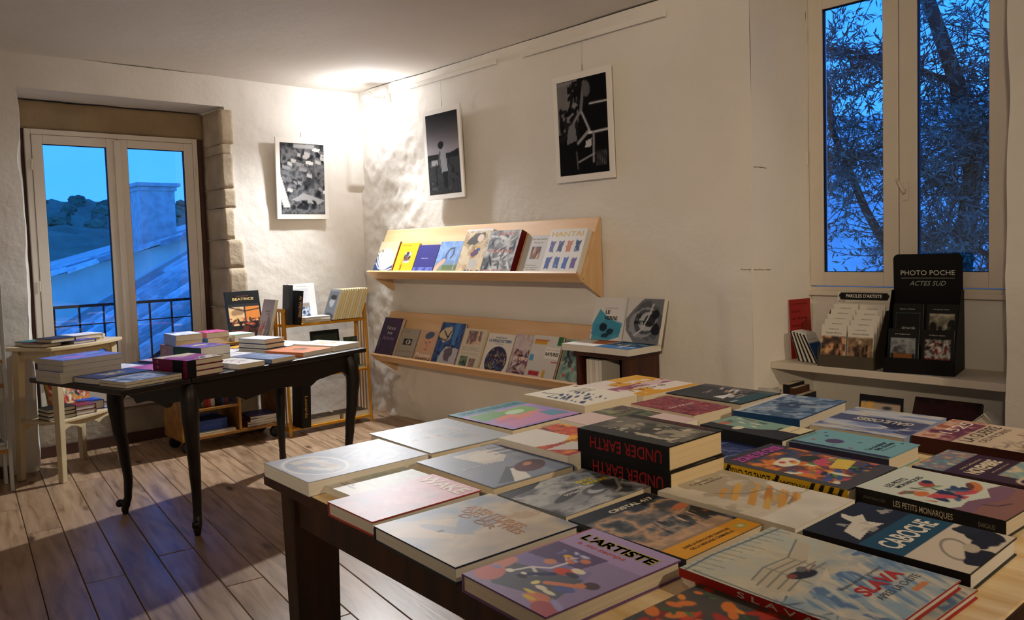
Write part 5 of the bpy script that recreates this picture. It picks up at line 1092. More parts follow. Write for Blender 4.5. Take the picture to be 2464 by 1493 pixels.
def p_klimt(a):
    a.cloud(['#c2ab8a', '#d6c4a6', '#b39a7a'], 4, 2)
    for k in range(16):
        rs = random.Random(k+5); x, y, r = rs.random(), rs.random(), .05+.05*rs.random(); a.ell(x, y, r, r, '#9a8058').ell(x, y, r*.7, r*.7, '#cdb998').ell(x, y, r*.35, r*.35, '#8a7048')
    a.ell(.45, .78, .32, .14, '#3f3a36', .3, .9, .3).ell(.62, .80, .12, .1, '#d9c3ae').ell(.55, .5, .12, .12, '#4a4250', .2, 1, .4).spots(.4, .38, .72, .62, ['#c9a23a', '#3a4a8a', '#7a3a4a', '#d9cfae'], 20, .04, 4).rect(.42, .12, .72, .34, '#b7b2aa').spots(.3, .0, .9, .12, ['#b88a30', '#3a4270', '#6a3a2c'], 18, .05, 6).rect(0, .96, 1, 1, '#d9dde2')
LB('large gilded cover with spiral tree ornament', SH_UP, -1.442, -1.721, .332, .02, '#c2ab8a', p_klimt, res=72)
def p_pig(a): a.cloud(['#4a4a4e', '#77777a', '#a8a8a6', '#c9c7c2'], 6, 4).spots(.05, .1, .95, .9, ['#2a2a2e', '#b9b8b4', '#5c5c60', '#d6d4cf'], 50, .06, 3, 2.0)
LB('thick grey photo-montage book with salmon letters and a dark red side', SH_UP, -1.730, -2.03, .30, .045, '#77777a', p_pig, spinecol='#5e0c10', side='R', cover='#5e0c10', res=72, texts=[('ERNEST', .30, .88, .62, .07, '#c2645a', {'b': .0}), ('PIGNON', .12, .48, .76, .08, '#c2645a'), ('ERNEST', .03, .03, .76, .07, '#c2645a')])
LB('pale grey cover with a small dark totem picture', SH_UP, -2.062, -2.28, .268, .016, '#c2beb8', lambda a: a.rect(.34, .42, .72, .72, '#2a2c3c').spots(.34, .42, .72, .72, ['#c9863a', '#b8443a', '#d6cfae', '#3f7a5a', '#1c1c26'], 26, .05, 3, 2.2, rot=1.5), texts=[('Yves Saint Laurent', .24, .88, .6, .05, '#6a6660'), ('BRANCUSI', .36, .80, .36, .035, '#8a867f'), ('Calder Picasso', .25, .25, .45, .03, '#7a766f'), ('Moore Giacometti', .18, .2, .6, .03, '#7a766f'), ('Ernst Matta', .3, .15, .4, .03, '#7a766f')])
def p_han(a):
    cs = ['#5a5f98', '#4c4f7e', '#c07a5e', '#2c4a72', '#4c60a0', '#4a68a8', '#4468b4', '#6a5a92']
    for i in range(8):
        x = .15+.235*(i % 4); y = .62-.36*(i//4); rs = random.Random(i); j = lambda: .014*(rs.random()-.5)*2; a.poly([(x-.07+j(), y-.13+j()), (x-.02, y-.115+j()), (x+.07+j(), y-.13+j()), (x+.06+j(), y), (x+.085+j(), y+.13+j()), (x+.01, y+.11+j()), (x-.06+j(), y+.13+j()), (x-.065+j(), y)], cs[i]).thr('#c9c6d2', 16, .66, i+2, x-.07, y-.12, x+.07, y+.12, .6)
LB('thick white catalogue with eight crumpled colour squares', SH_UP, -2.285, -2.585, .288, .04, '#dcdad6', p_han, hard=False, pages='white', res=72, texts=[('HANTAI', .06, .84, .86, .11, '#d9b25a', {'b': .01}), ('FONDATION LOUIS VUITTON', .05, .02, .8, .025, '#8a867f')])
LB('purple book with a pale three-line title on the lower ledge', SH_LO, -.405, -.655, .315, .03, '#3c2a4c', lambda a: a.cloud(['#35244a', '#4a3860', '#3f3a4e'], 4, 2).rect(.06, .2, .12, .45, '#6a8a96', .6), spinecol='#6a5a92', texts=[('Nous', .30, .70, .46, .09, '#cfc6cf'), ('les', .40, .58, .26, .08, '#cfc6cf'), ('Arbres', .20, .44, .62, .09, '#9a8aa4')])
LB('grey cover with a small eye photograph', SH_LO, -.668, -.895, .246, .016, '#a39a8c', lambda a: a.rect(.24, .48, .72, .68, '#2c2c30').ell(.52, .58, .14, .08, '#c9c3ba').ell(.5, .58, .06, .06, '#3a3a3e'), cover='#2a2826', texts=[('Lydia', .16, .86, .3, .07, '#6a655c'), ('un itineraire', .12, .26, .7, .06, '#6a655c'), ('surrealiste', .22, .10, .62, .06, '#6a655c')])
LB('peach cover with a drawn young face and mirrored lettering', SH_LO, -.900, -1.122, .245, .014, '#c9a48a', lambda a: a.ell(.55, .62, .28, .32, '#d0a084').ell(.56, .86, .24, .12, '#4a5a78', .2).line([(.42,.64),(.47,.62)], .03, '#3c3c40').line([(.62,.66),(.68,.65)], .03, '#3c3c40').line([(.55,.62),(.57,.48)], .02, '#8a5a4a').line([(.48,.42),(.6,.43)], .02, '#8a4a40').poly([(.0,.0),(1,0),(1,.1),(0,.1)], '#b98a6c'), texts=[('Picasso', .1, .2, .8, .11, '#e8dccd', {'b': .02}), ('Picasso', .92, .16, .8, .11, '#3a241c', {'b': .02, 'rot': PI})])
LB('tall blue book with a cubist figure and torn white paper', SH_LO, -1.130, -1.398, .318, .018, '#2c4a86', lambda a: a.cloud(['#22366a', '#3c64a8', '#1c2a50', '#6f98c4'], 4, 3).ell(.32, .72, .26, .2, '#c9b89a', .3, 1, .4).line([(.2,.8),(.4,.66),(.5,.8)], .04, '#22202a').line([(.15,.62),(.35,.58),(.45,.68)], .03, '#2a2630').rect(.62, .5, .78, 1, '#4a86c4', .8).poly([(.2,.0),(1,.0),(1,.42),(.45,.46),(.3,.3)], '#b9b6c0').ell(.62, .28, .16, .16, '#5a4f5c', 0, .9, .5), res=64)
LB('ivory catalogue with three small paintings', SH_LO, -1.424, -1.652, .285, .03, '#cdc4b2', lambda a: a.cloud(['#c9a080', '#8a6a72', '#6a5a5a', '#d8b89a'], 6, 2, .2, .62, .84, .95).cloud(['#4a5f50', '#7a8f7a', '#2c3c3a'], 5, 3, .12, .06, .48, .32).cloud(['#7a6a66', '#a88a78', '#4a4450'], 5, 4, .56, .04, .84, .28), hard=False, texts=[('SIGNAC', .1, .46, .8, .10, '#a29a8a'), ('collectionneur', .1, .37, .8, .045, '#a29a8a')])
def p_spir(a):
    a.ell(.52, .32, .40, .38, '#2c2f4e')
    cs = ['#b8543a', '#3f5a9a', '#d0a03a', '#7a3a6a', '#3f8a7a', '#c9b89a']
    rs = random.Random(3)
    for k in range(90): r = .37*math.sqrt(rs.random()); t_ = rs.random()*6.28; a.ell(.52+r*math.cos(t_), .32+r*math.sin(t_)*.9/a.a, .03, .012, rs.choice(cs), t_+1.5)
LB('white cover with a round dark mosaic spiral', SH_LO, -1.662, -1.925, .272, .016, '#dcd6cc', p_spir, res=72, texts=[('ROGER PAROSA', .30, .88, .42, .04, '#3f6a96', {'b': .02}), ('LA SPIRALE DU TEMPS', .08, .78, .84, .075, '#2c5a8a', {'b': .03}), ('rencontres', .34, .73, .3, .025, '#6a90b0')])
LB('mauve scribbled painting cover with white letters', SH_LO, -1.928, -2.096, .282, .014, '#b5a4a6', lambda a: a.cloud(['#b9a8aa', '#cdbfbe', '#9a868e'], 3, 2).spots(.1, .0, 1, .65, ['#4a2f3e', '#2c2230', '#d9cfcc', '#8a5a6a', '#c98a5a'], 50, .07, 3, 2.2), hard=False, texts=[('CY TWO', .15, .40, .8, .08, '#e6e0da', {'b': .02})])
LB('white cover with coloured bars and a red and black title label', SH_LO, -2.100, -2.355, .285, .022, '#cfccc4', lambda a: a.rect(.06, .80, .5, .90, '#c9962a').rect(.08, .88, .56, .905, '#b8443a').rect(.84, .80, 1, 1, '#2f6a3a').rect(.02, .42, .16, .56, '#4a9ac0').rect(.12, .1, .48, .2, '#b02a2e').rect(.58, .0, .68, .24, '#d0a03a').rect(.78, .42, 1, .44, '#b02a2e').rect(.50, .50, 1, .74, '#e6e2da'), cover='#1c1c1e', texts=[('RAYURES', .53, .56, .44, .08, '#1c1c1e', {'b': .03}), ('MICHEL PASTOUREAU', .53, .68, .44, .025, '#a8443a')])
LB('green watercolour cover half hidden by the mahogany cabinet', SH_LO, -2.372, -2.53, .28, .014, '#8aa89a', lambda a: a.cloud(['#7a9a90', '#a9c0ae', '#5a7a72'], 3, 3).spots(.1, .3, .6, .95, ['#3a3c40', '#5a5048'], 18, .07, 4).ell(.3, .2, .08, .07, '#c05a4a').ell(.7, .35, .08, .05, '#b06a6a'), texts=[('MUR', .5, .62, .5, .11, '#2c2a26', {'b': .02})])

# ------------------------------------------------------------------ on and in the mahogany cabinet
for k, (lb, y_, c, p) in enumerate((('orange and white album lying on the left of the mahogany cabinet', -2.68, '#d5cfc6', lambda a: a.cloud(['#d9d3c8', '#e8e2d6'], 3).poly([(.3,1),(1,1),(1,.4),(.6,.3)], '#c07038')),
                                   ('blue and white album lying on the right of the mahogany cabinet', -2.925, '#cfd2d4', lambda a: a.grad('#3a6a9c', '#6a94bc').spots(.1, .1, .9, .9, ['#2a4f84', '#8ab0cc', '#d9d2c4'], 14, .12, 3, 2.2)))):
    M0, (w, h) = flat(-.205, y_, CB[4]+.0006, .27, .238, 1.5-2*k, '+X'); a = Art(w, h, c, 44, k+4); p(a)
    book(lb, w, h, .036, M0, cover='#d8d2c4' if k == 0 else '#2c5a94', art=a, hard=False, pages='white')
def p_verre(a): a.poly([(.05,.0),(.0,.35),(.2,.72),(.55,.5),(.95,.42),(.9,.1),(.6,.0)], '#4a98b0').ell(.5, .25, .42, .22, '#3f8aa4', .1, 1, .3).ell(.35, .3, .12, .1, '#17262e', .2, 1, .5).ell(.6, .22, .1, .08, '#1c3038', .2, 1, .5).ell(.5, .12, .14, .05, '#20363e', .2, 1, .5)
SB('white book with a blue glass vase leaning on the wall above the cabinet', -.118, -2.70, CB[4]+.0376, 180, 16, .235, .245, .014, bg='#d6d4cf', paint=p_verre, res=64, hard=False, pages='white', texts=[('LE', .38, .62, .14, .09, '#1c1c1e', {'b': .03}), ('VERRE', .36, .48, .42, .09, '#1c1c1e', {'b': .03}), ('SANDRINE PAVEE', .34, .74, .4, .03, '#8a8a86')])
def p_metal(a): a.poly([(.0,.5),(.2,.75),(.45,.98),(1,.98),(1,.0),(.3,.0),(.05,.25)], '#6d6f72').ell(.60, .48, .46, .42, '#55585c', .3, 1, .25).ell(.50, .44, .40, .34, '#8d8f92', .5, 1, .15).ell(.56, .46, .32, .28, '#4c4e52', .5, 1, .1).ell(.62, .48, .24, .22, '#a8aaac', .5, 1, .12).ell(.68, .5, .16, .14, '#2c2e32', .5, 1, .15).ell(.80, .62, .12, .10, '#1c1d20', .4, 1, .4).ell(.86, .3, .10, .12, '#1c1d20', .2, 1, .4).line([(.3,.15),(.5,.3),(.62,.55),(.72,.85)], .04, '#b9bbbd')
SB('white book with a grey metal wheel leaning on the wall above the cabinet', -.112, -2.955, CB[4]+.0376, 180, 16, .245, .25, .028, bg='#c9c7c2', paint=p_metal, res=64, hard=False, pages='white', texts=[('LE', .30, .55, .13, .085, '#141416', {'b': .03}), ('METAL', .26, .40, .5, .085, '#141416', {'b': .03})])
y_ = -2.685
for i in range(5):
    t_ = [.018, .022, .015, .025, .02][i]
    M = Matrix.Translation((-.235, y_-t_, .4606+.1105)) @ Matrix(((1, 0, 0, 0), (0, 0, 1, 0), (0, -1, 0, 0), (0, 0, 0, 1))) @ Matrix.Rotation(PI, 4, 'X') if False else Matrix.Translation((-.20, y_, .4606+.11)) @ Matrix(((1, 0, 0, 0), (0, 0, -1, 0), (0, 1, 0, 0), (0, 0, 0, 1)))
    book(['leftmost','second','middle','fourth','rightmost'][i] + ' white spined paperback standing inside the mahogany cabinet', .15, .22-.004*(i % 2), t_, M, cover=['#dcd8ce', '#e4e0d6', '#cfcac0', '#e0dcd2', '#d6d2c8'][i], hard=False, pages='white', group='white paperbacks inside the cabinet')
    y_ -= t_ + .003
# ------------------------------------------------------------------ framed photographs
def p_village(a):
    a.cloud(['#1e2024', '#4a4c50', '#77797c', '#2c2e32'], 7, 3)
    rs = random.Random(12)
    for k in range(34):
        x, y = rs.random(), .22+.76*rs.random(); s_ = .05+.07*rs.random(); c = rs.choice(['#b9b9b7', '#8f9092', '#d9d8d4', '#6a6b6e']); d = rs.choice(['#3c3e42', '#55575a', '#7a7b7d'])
        a.poly([(x, y), (x+s_*1.5, y-.02), (x+s_*1.5, y-.07), (x, y-.05)], c).poly([(x-.01, y), (x+s_*.7, y+.04), (x+s_*1.55, y-.02)], d)
    a.poly([(.0,.55),(.2,.1),(.05,.1),(0,.2)], '#c6c6c4').poly([(.22,.20),(.85,.14),(1,.2),(.5,.30)], '#9a9b9c').spots(.3, .08, .8, .2, ['#17181b', '#2a2b2e'], 14, .04, 5, 2).rect(.3, .93, .78, .99, '#a5a6a7')
def p_figure(a):
    a.grad('#121318', '#2b2c34', .5, 1).grad if False else None
    a.C[:] = 0.08; t = np.clip((a.Y-.55)/.45, 0, 1)[..., None]; a.C = np.where(a.Y[..., None] > .5, hexc('#8f8a90')*(1-t)+hexc('#17181d')*t, a.C); a.cloud(['#1c1d20', '#3a3c3e', '#2a2b2d', '#4c4e50'], 9, 4, 0, 0, 1, .47).poly([(0,.46),(.3,.5),(.6,.48),(1,.54),(1,.45),(0,.42)], '#15161a').rect(.12, .36, .32, .43, '#9a9a9c').ell(.44, .61, .09, .075, '#0e0e11', 0, 1, .3).poly([(.38,.54),(.58,.54),(.62,.28),(.44,.26)], '#8b8d92').line([(.40,.52),(.36,.40),(.40,.34)], .05, '#55565b').poly([(.46,.27),(.62,.28),(.60,.08),(.50,.06)], '#17181c').rect(.25, .1, .28, .38, '#101114').line([(0,.7),(.5,.74),(1,.68)], .02, '#6a676e', .5)
def p_climb(a):
    a.C[:] = hexc('#0b0b0d'); a.poly([(0,1),(.42,1),(.42,.55),(.2,.42),(0,.45)], '#7d7b7c').cloud(['#5a595a', '#9a9896'], 2, 2, .0, .6, .28, .95, .6).spots(.22, .68, .62, .98, ['#0a0a0c', '#131316'], 40, .05, 4, 2).spots(.03, .35, .42, .72, ['#0c0c0e', '#1c1c1f'], 36, .045, 6)
    a.line([(.56,.95),(.52,.82),(.48,.66)], .06, '#6a6a6c').ell(.6, .88, .08, .12, '#58585b', .1).line([(.48,.66),(.36,.58),(.28,.5)], .05, '#77777a').poly([(.22,.52),(.34,.56),(.38,.36),(.16,.33)], '#6d6d70').line([(.40,.33),(.62,.44)], .05, '#8d8d90').line([(.50,.64),(.66,.42)], .035, '#a9a9ac').line([(.66,.72),(1,.72)], .025, '#c9c9cb').line([(.62,.42),(1,.43)], .03, '#d2d2d4').line([(.72,.42),(.70,.12)], .04, '#8a8a8d').poly([(.56,.34),(.68,.36),(.66,.28),(.54,.27)], '#b9b9bc').line([(.4,.13),(.72,.2)], .025, '#9a9a9c').line([(.36,.24),(.38,.06)], .02, '#6a6a6d')
    for k in range(6): a.line([(.78+.035*k, .22), (.76+.035*k, .08)], .012, '#6d6d70')
def picture(label, M, w, h, border, paint, wire, res=90):
    t = empty('photo_print', M=M, label=label, cat='photograph', group='framed photographs on the walls')
    q = MB(); q.box(-w/2, -h/2, -0.006, w/2, h/2, 0.006); q.build('mount', mat('white_mount', '#e6e2da', 0.6), t, bevel=0.001)
    a = Art(w-2*border, h-2.2*border, '#222222', res, 5); paint(a); art_mesh('print', a, w-2*border, h-2.2*border, 0.0066, t, 0.75)
    q = MB(); q.tube([(0, h/2-.02, -.008), (0, h/2+wire, -.012)], 0.0008, 6); q.build('hanging_wire', M_CHROME, t)
    q = MB(); q.tube([(0, h/2+.012, -.008), (0, h/2+.045, -.009)], 0.003, 8); q.build('wire_hook', M_CHROME, t)
def wallM(pos, e_r, tilt):
    e_r = Vector(e_r); z = Vector((0, 0, 1)); n = e_r.cross(z).normalized()
    n2 = n*math.cos(R(tilt)) - z*math.sin(R(tilt)); up = n2.cross(e_r).normalized()
    M = Matrix((e_r, up, n2)).transposed().to_4x4(); M.translation = Vector(pos); return M
picture('white-mounted photograph of village rooftops left of the corner', wallM((-.565, -.045, 1.882), (1, 0, 0), 2.0), .435, .615, .035, p_village, .33)
picture('white-mounted photograph of a lone standing figure right of the lamp', wallM((-.055, -1.168, 1.985), (0, -1, 0), 2.0), .430, .635, .032, p_figure, .20)
picture('white-mounted photograph of climbing figures, furthest right on the wall', wallM((-.050, -2.50, 2.000), (0, -1, 0), 1.5), .455, .625, .034, p_climb, .19)
# two more prints on the wall behind the viewer, seen only as reflections in the panes
picture('dark photograph hung on the wall behind the viewer, seen reflected', wallM((-3.2, YF+.02, 1.75), (-1, 0, 0), 1.0), .45, .62, .03, p_figure, .15, 30)
picture('second dark photograph on the wall behind the viewer, seen reflected', wallM((-4.3, YF+.02, 1.75), (-1, 0, 0), 1.0), .45, .62, .03, p_climb, .15, 30)

# ------------------------------------------------------------------ counter displays on the window shelf
def dispM(p, ex): 
    ex = Vector(ex).normalized(); ez = Vector((0, 0, 1)); ey = ez.cross(ex); M = Matrix((ex, ey, ez)).transposed().to_4x4(); M.translation = Vector(p); return M
def stand_in(M, x, y, z, tilt, h):
    # book leaning back inside a display: local frame x right, y depth, z up
    e_up = Vector((0, math.sin(R(tilt)), math.cos(R(tilt)))); e_n = Vector((0, -math.cos(R(tilt)), math.sin(R(tilt)))); 
    m = Matrix((Vector((1, 0, 0)), e_up, e_n)).transposed().to_4x4(); m.translation = Vector((x, y, z)) + e_up*(h/2); return M @ m
D1 = dispM((.114, -3.9625, NSZ+.0005), (.046, -.999, 0))
def display1():
    M_D = mat('olive_card', '#4c4434', 0.6, 0.1, 5); M_W = mat('white_card', '#d2cec2', 0.6)
    t = empty('booklet_display', M=D1, label='small stepped card display with ten white-topped booklets and an arrow header', cat='display')
    W = .263
    bx('front_lip', (-W/2, 0, .0), (W/2, .003, .058), M_D, t); bx('base', (-W/2, .003, 0), (W/2, .19, .004), M_D, t)
    for s in (-1, 1):
        q = MB(); x = s*(W/2-.0015); q.prism([(0.0, 0.0), (.19, 0.0), (.19, .26), (.15, .26), (.04, .11), (0.0, .075)], x-.0015, x+.0015, 'x'); q.build('side_panel', M_D, t)
    for k in range(1, 5): bx('step', (-W/2+.003, .012+.034*k, .004), (W/2-.003, .044+.034*k, .004+.022*k), M_D, t)
    M_ = Matrix.Translation((0, .192, 0)) @ Matrix.Rotation(R(-6), 4, 'X')
    q = MB(); q.box(-W/2+.003, 0, .0, W/2-.003, .003, .345, M=M_); hd = q.build('header', M_W, t)
    a = Art(W-.01, .05, '#d2cec2', 60, 2).poly([(.02,.62),(.06,.98),(.94,.98),(.98,.62),(.94,.26),(.06,.26)], '#17181a').rect(.03, .04, .05, .16, '#2c3a6a').rect(.06, .04, .08, .16, '#a83a34').rect(.10, .04, .15, .16, '#8a3a34')
    MH = Matrix.Translation((0, .190, 0)) @ Matrix.Rotation(R(-6), 4, 'X') @ Matrix.Translation((0, -.0008, .318)) @ Matrix.Rotation(R(90), 4, 'X')
    art_mesh('header_print', a, W-.01, .05, 0, t, .5, MH)
    lettering('header_title', [("PAROLES D'ARTISTE", MH @ Matrix.Translation((-.085, -.002, .0006)) @ Matrix.Diagonal((.17, .017, 1, 1)), '#e2dfd6', .02, 0)], t)
    return t
display1()
NAMES = [('Gustave Moreau', 'Antonin Artaud'), ('Gilles Aillaud', 'Wols'), ('Pablo Picasso', 'Paul Signac'), ('Michel Goya', 'Camille Pissarro'), ('Yves Klein', 'Philip Guston')]
for r_ in range(5):
    for c_ in range(2):
        w, h, t_ = .118, .195, .007
        a = Art(w, h, '#dad6cc', 40 if r_ == 0 else 20, r_*2+c_)
        if r_ == 0: a.cloud([['#c98a5a', '#e0b080', '#7a5a4a', '#3c3430'], ['#3a342c', '#a88a68', '#6a5440', '#c9b492']][c_], 4, 3, 0, 0, 1, .72).spots(.3, .05, .8, .55, ['#2c201c', '#4a3428'], 14, .08, 4, 2, rot=1.4)
        else: a.cloud(['#3c4a58', '#8a7a68', '#2c2c30'], 4, r_, 0, 0, 1, .70)
        lab = ['front', 'second', 'middle', 'fourth', 'back'][r_] + ' row booklet in the ' + ['left', 'right'][c_] + ' column of the stepped card display'
        book(lab, w, h, t_, stand_in(D1, (-.0625, .0625)[c_], .008+.034*r_, .0048+.022*r_, 9, h), cover='#dad6cc', art=a, hard=False, pages='white', group='booklets in the card display', name='booklet', cat='booklet',
             texts=[('PAROLES', .3, .88, .4, .025, '#3f5a7a'), (NAMES[r_][c_], .18, .78, .64, .045, '#4a5058')])
D2 = dispM((.1335, -4.2795, NSZ+.0005), (.165, -.986, 0))
def display2():
    t = empty('photo_book_display', M=D2, label='tall black counter display for photography books with white header lettering', cat='display')
    W = .284
    bx('front_lip', (-W/2, 0, 0), (W/2, .004, .068), M_BLACK, t, .001); bx('base', (-W/2, .004, 0), (W/2, .25, .005), M_BLACK, t)
    for s in (-1, 1):
        q = MB(); x = s*(W/2-.002); q.prism([(0.0, 0.0), (.25, 0.0), (.23, .36), (.16, .36), (.0, .085)], x-.002, x+.002, 'x'); q.build('side_panel', M_BLACK, t)
    bx('step', (-W/2+.004, .095, .005), (W/2-.004, .225, .11), M_BLACK, t)
    pts = [(-W/2, 0.0), (W/2, 0.0), (W/2, .505), (W/2-.006, .519), (W/2-.02, .525), (-W/2+.02, .525), (-W/2+.006, .519), (-W/2, .505)]
    MM = Matrix.Translation((0, .228, 0)) @ Matrix.Rotation(R(4), 4, 'X')
    q = MB(); q.prism(pts, -.002, .002, 'y'); q.v = [tuple(MM @ Vector(p)) for p in q.v]; q.build('header_panel', M_BLACK, t)
    MH = MM @ Matrix.Translation((0, -.0026, 0)) @ Matrix.Rotation(R(90), 4, 'X')
    def tx(s, x, y, w, h, c, b=.0, sh=.0): lettering('header_title', [(s, MH @ Matrix.Translation((x-w/2, y, .0003)) @ Matrix.Diagonal((w, h, 1, 1)), c, b, sh)], t)
    tx('PHOTO POCHE', 0, .428, .222, .022, '#cfd0c2'); tx('ACTES SUD', 0, .380, .15, .021, '#9fb0a0', 0, .35)
    q = MB(); q.box(-.11, .414, 0, .11, .4152, .0004, M=MH); q.build('header_rule', mat('rule_print', '#c9cabc', .5), t)
    return t
display2()
def ph(kind):
    def f(a):
        a.C[:] = hexc('#0d0d0f')
        B = (.10, .12, .90, .78)
        if kind == 0: a.rect(*B, '#0a0a0c').ell(.52, .38, .22, .18, '#8d8d8b', 0, 1, .2).ell(.52, .5, .26, .10, '#0c0c0e').ell(.44, .40, .03, .02, '#1c1c1e').ell(.6, .40, .03, .02, '#1c1c1e').line([(.1,.12),(.1,.78),(.9,.78),(.9,.12)], .012, '#4f6f74')
        if kind == 1: a.cloud(['#8a8676', '#c2bda8', '#6a6656'], 3, 2, *B).ell(.22, .45, .12, .2, '#121214').ell(.82, .5, .14, .22, '#141416').poly([(.35,.2),(.75,.5),(.8,.46),(.5,.2)], '#3c3c38').ell(.45, .42, .07, .1, '#1c1c1c')
        if kind == 2: a.cloud(['#3a3c40', '#8f9496', '#5a5f62'], 4, 3, .10, .42, .90, .78).rect(.2, .2, .8, .42, '#7a4a26').line([(.1,.12),(.1,.78),(.9,.78),(.9,.12)], .012, '#7f97a0')
        if kind == 3: a.cloud(['#1c1a1c', '#7a7470', '#cfcac2', '#3a3638'], 8, 3, *B).rect(.10, .12, .90, .34, '#7d1c20').ell(.55, .55, .1, .08, '#d6d2cc', 0, 1, .3).spots(.1, .2, .9, .7, ['#8a2024', '#d0ccc4', '#17161a'], 26, .05, 4)
    return f
for i, (x, y, z, lb, nm) in enumerate(((-.066, .110, .1106, 'upper left black photo book with a face, in the tall display', 'Sabine Weiss'), (.072, .110, .1106, 'upper right black photo book with a beige scene, in the tall display', 'Humphrey Hayes'), (-.066, .014, .0056, 'lower left black photo book with grey sky and brown field, in the tall display', 'JH Engstrom'), (.072, .014, .0056, 'lower right black photo book with a red crowd scene, in the tall display', 'William Klein'))):
    w, h = .125, .19; a = Art(w, h, '#0d0d0f', 60, i); ph(i)(a)
    book(lb, w, h, .012, stand_in(D2, x, y, z, 12, h), cover='#0d0d0f', art=a, hard=False, pages='white', group='photo books in the tall display', texts=[(nm, .22, .86, .5, .03, '#c9c9c2')])
# red card and small leaning booklets at the left end of the shelf
MR = Matrix((Vector((.98, -.14, 0)).normalized(), Vector((.02, .05, 1)).normalized(), Vector((-.14, -.98, .05)).normalized())).transposed().to_4x4(); MR.translation = Vector((.312, -3.640, NSZ+.152))
t = empty('red_card', M=MR, label='dark red printed card leaning on the niche side wall', cat='card')
bx('card', (-.085, -.15, -.001), (.085, .15, .001), mat('red_card', '#9a1f1c', 0.55), t)
for i, s in enumerate(('Je revais', 'voire', 'de bleus', 'matins', 'et', 'puis', 'venait', 'l hiver')):
    lettering('card_text', [(s, Matrix.Translation((-.072, .118-.036*i, .0013)) @ Matrix.Diagonal((.014*len(s)+.004, .014, 1, 1)), '#5a0f12', .01, 0)], t)
y_ = -3.690
for i in range(9):
    an = R(17+i*1.2); M = Matrix((Vector((1, 0, 0)), Vector((0, math.sin(an), math.cos(an))), Vector((0, -math.cos(an), math.sin(an))))).transposed().to_4x4()
    M.translation = Vector((.245-.004*i, y_, NSZ+.0009)) + Vector((0, math.sin(an), math.cos(an)))*.0765
    a = Art(.11, .152, '#d8d6d0', 30, i).rect(0, 0, 1, .68, '#2a4a86' if i == 8 else '#22263c')
    book('foremost booklet with a blue cover in the leaning row by the red card' if i == 8 else ['rearmost','second','third','fourth','fifth','sixth','seventh','eighth'][i] + ' white-topped dark booklet from the red card in the leaning row', .11, .152, .010, M, cover='#d6d4ce', spinecol=['#17181c', '#d0ccc4'][i % 2], art=a, hard=False, pages='white', group='leaning booklets by the red card', name='booklet', cat='booklet', texts=[('Nicolas de Stael', .15, .78, .6, .04, '#4a5a7a')] if i == 8 else ())
    y_ -= .0135
# ------------------------------------------------------------------ things on the niche bench under the shelf
x_ = 0
for i, (lb, y0, t_, h, c, tx) in enumerate((('white spined book below the window shelf, leftmost of its row', -3.665, .022, .225, '#cfc9b8', 'NOTE'), ('black book with white flecks standing below the window shelf', -3.690, .03, .23, '#17181c', None), ('rust edged dark book standing below the window shelf', -3.723, .024, .215, '#4a2a1c', None), ('charcoal book standing at the right end of the row below the window shelf', -3.752, .03, .185, '#1c1e24', None))):
    M = Matrix.Translation((.115, y0, .3756+h/2)) @ Matrix(((1, 0, 0, 0), (0, 0, -1, 0), (0, 1, 0, 0), (0, 0, 0, 1)))
    book(lb, .15, h, t_, M, cover=c, hard=False, spine=[(tx, .1, .5, .4, .5, '#2c2c2c', False)] if tx else [])
M0 = lean(.035, -3.735, .3756, 180, 6, .175); a = Art(.06, .175, '#2f5fa4', 24, 3).ell(.5, .85, .16, .16, '#e6ecf2'); book('small blue card book with a white dot below the window shelf', .06, .175, .008, M0, cover='#2f5fa4', art=a, hard=False)
M0 = lean(.0, -3.622, .3756, 180, 8, .205); a = Art(.12, .205, '#b9bcb6', 44, 3).cloud(['#aeb4b0', '#c9c9c0', '#8f9896'], 3, 2).ell(.6, .85, .12, .1, '#4a4c50', 0, 1, .4).ell(.62, .84, .06, .06, '#c9c2b8').line([(.2,.9),(.4,.75),(.3,.6)], .02, '#6a7478'); book('pale grey sketch-covered book peeking above the table by the niche', .11, .205, .01, M0, cover='#b0b4ae', art=a, hard=False)
M0 = lean(.07, -4.135, .3756, 180, 10, .218); a = Art(.19, .218, '#15151a', 44, 3).rect(.04, .0, .96, .86, '#b9a894').spots(.04, 0, .96, .86, ['#b8442c', '#e0b45a', '#6a2a24', '#d9d2c6', '#3c4a50'], 40, .09, 3); book('black-bordered picture book standing below the window shelf', .19, .218, .012, M0, cover='#15151a', art=a)
M0 = lean(.09, -4.385, .3756, 180, 28, .235); a = Art(.27, .235, '#1c1216', 44, 3).cloud(['#1a1014', '#3a1c20', '#120c10'], 3, 2); book('large near-black album leaning below the window shelf', .27, .235, .02, M0, cover='#17101a', art=a, texts=[('NOIRS', .55, .1, .2, .2, '#6a4a4c')])
t = empty('card_house', (.06, -4.572, .3756), 0.1, label='small white house-shaped card box below the window shelf', cat='box')
M_WC = mat('white_card', '#d2cec2', 0.6)
bx('walls', (-.045, -.034, 0), (.045, .034, .17), M_WC, t, .001)
q = MB(); q.prism([(-.038, .1705), (.038, .1705), (.0, .205)], -.044, .044, 'x'); q.build('gable', M_WC, t)
for s in (-1, 1):
    q = MB(); q.add([(-.052, s*.046, .166), (.052, s*.046, .166), (.052, 0, .2085), (-.052, 0, .2085), (-.052, s*.046, .169), (.052, s*.046, .169), (.052, 0, .2115), (-.052, 0, .2115)], [(0,1,2,3),(4,5,6,7),(0,1,5,4),(1,2,6,5),(2,3,7,6),(3,0,4,7)]); q.build('roof_panel', M_WC, t)
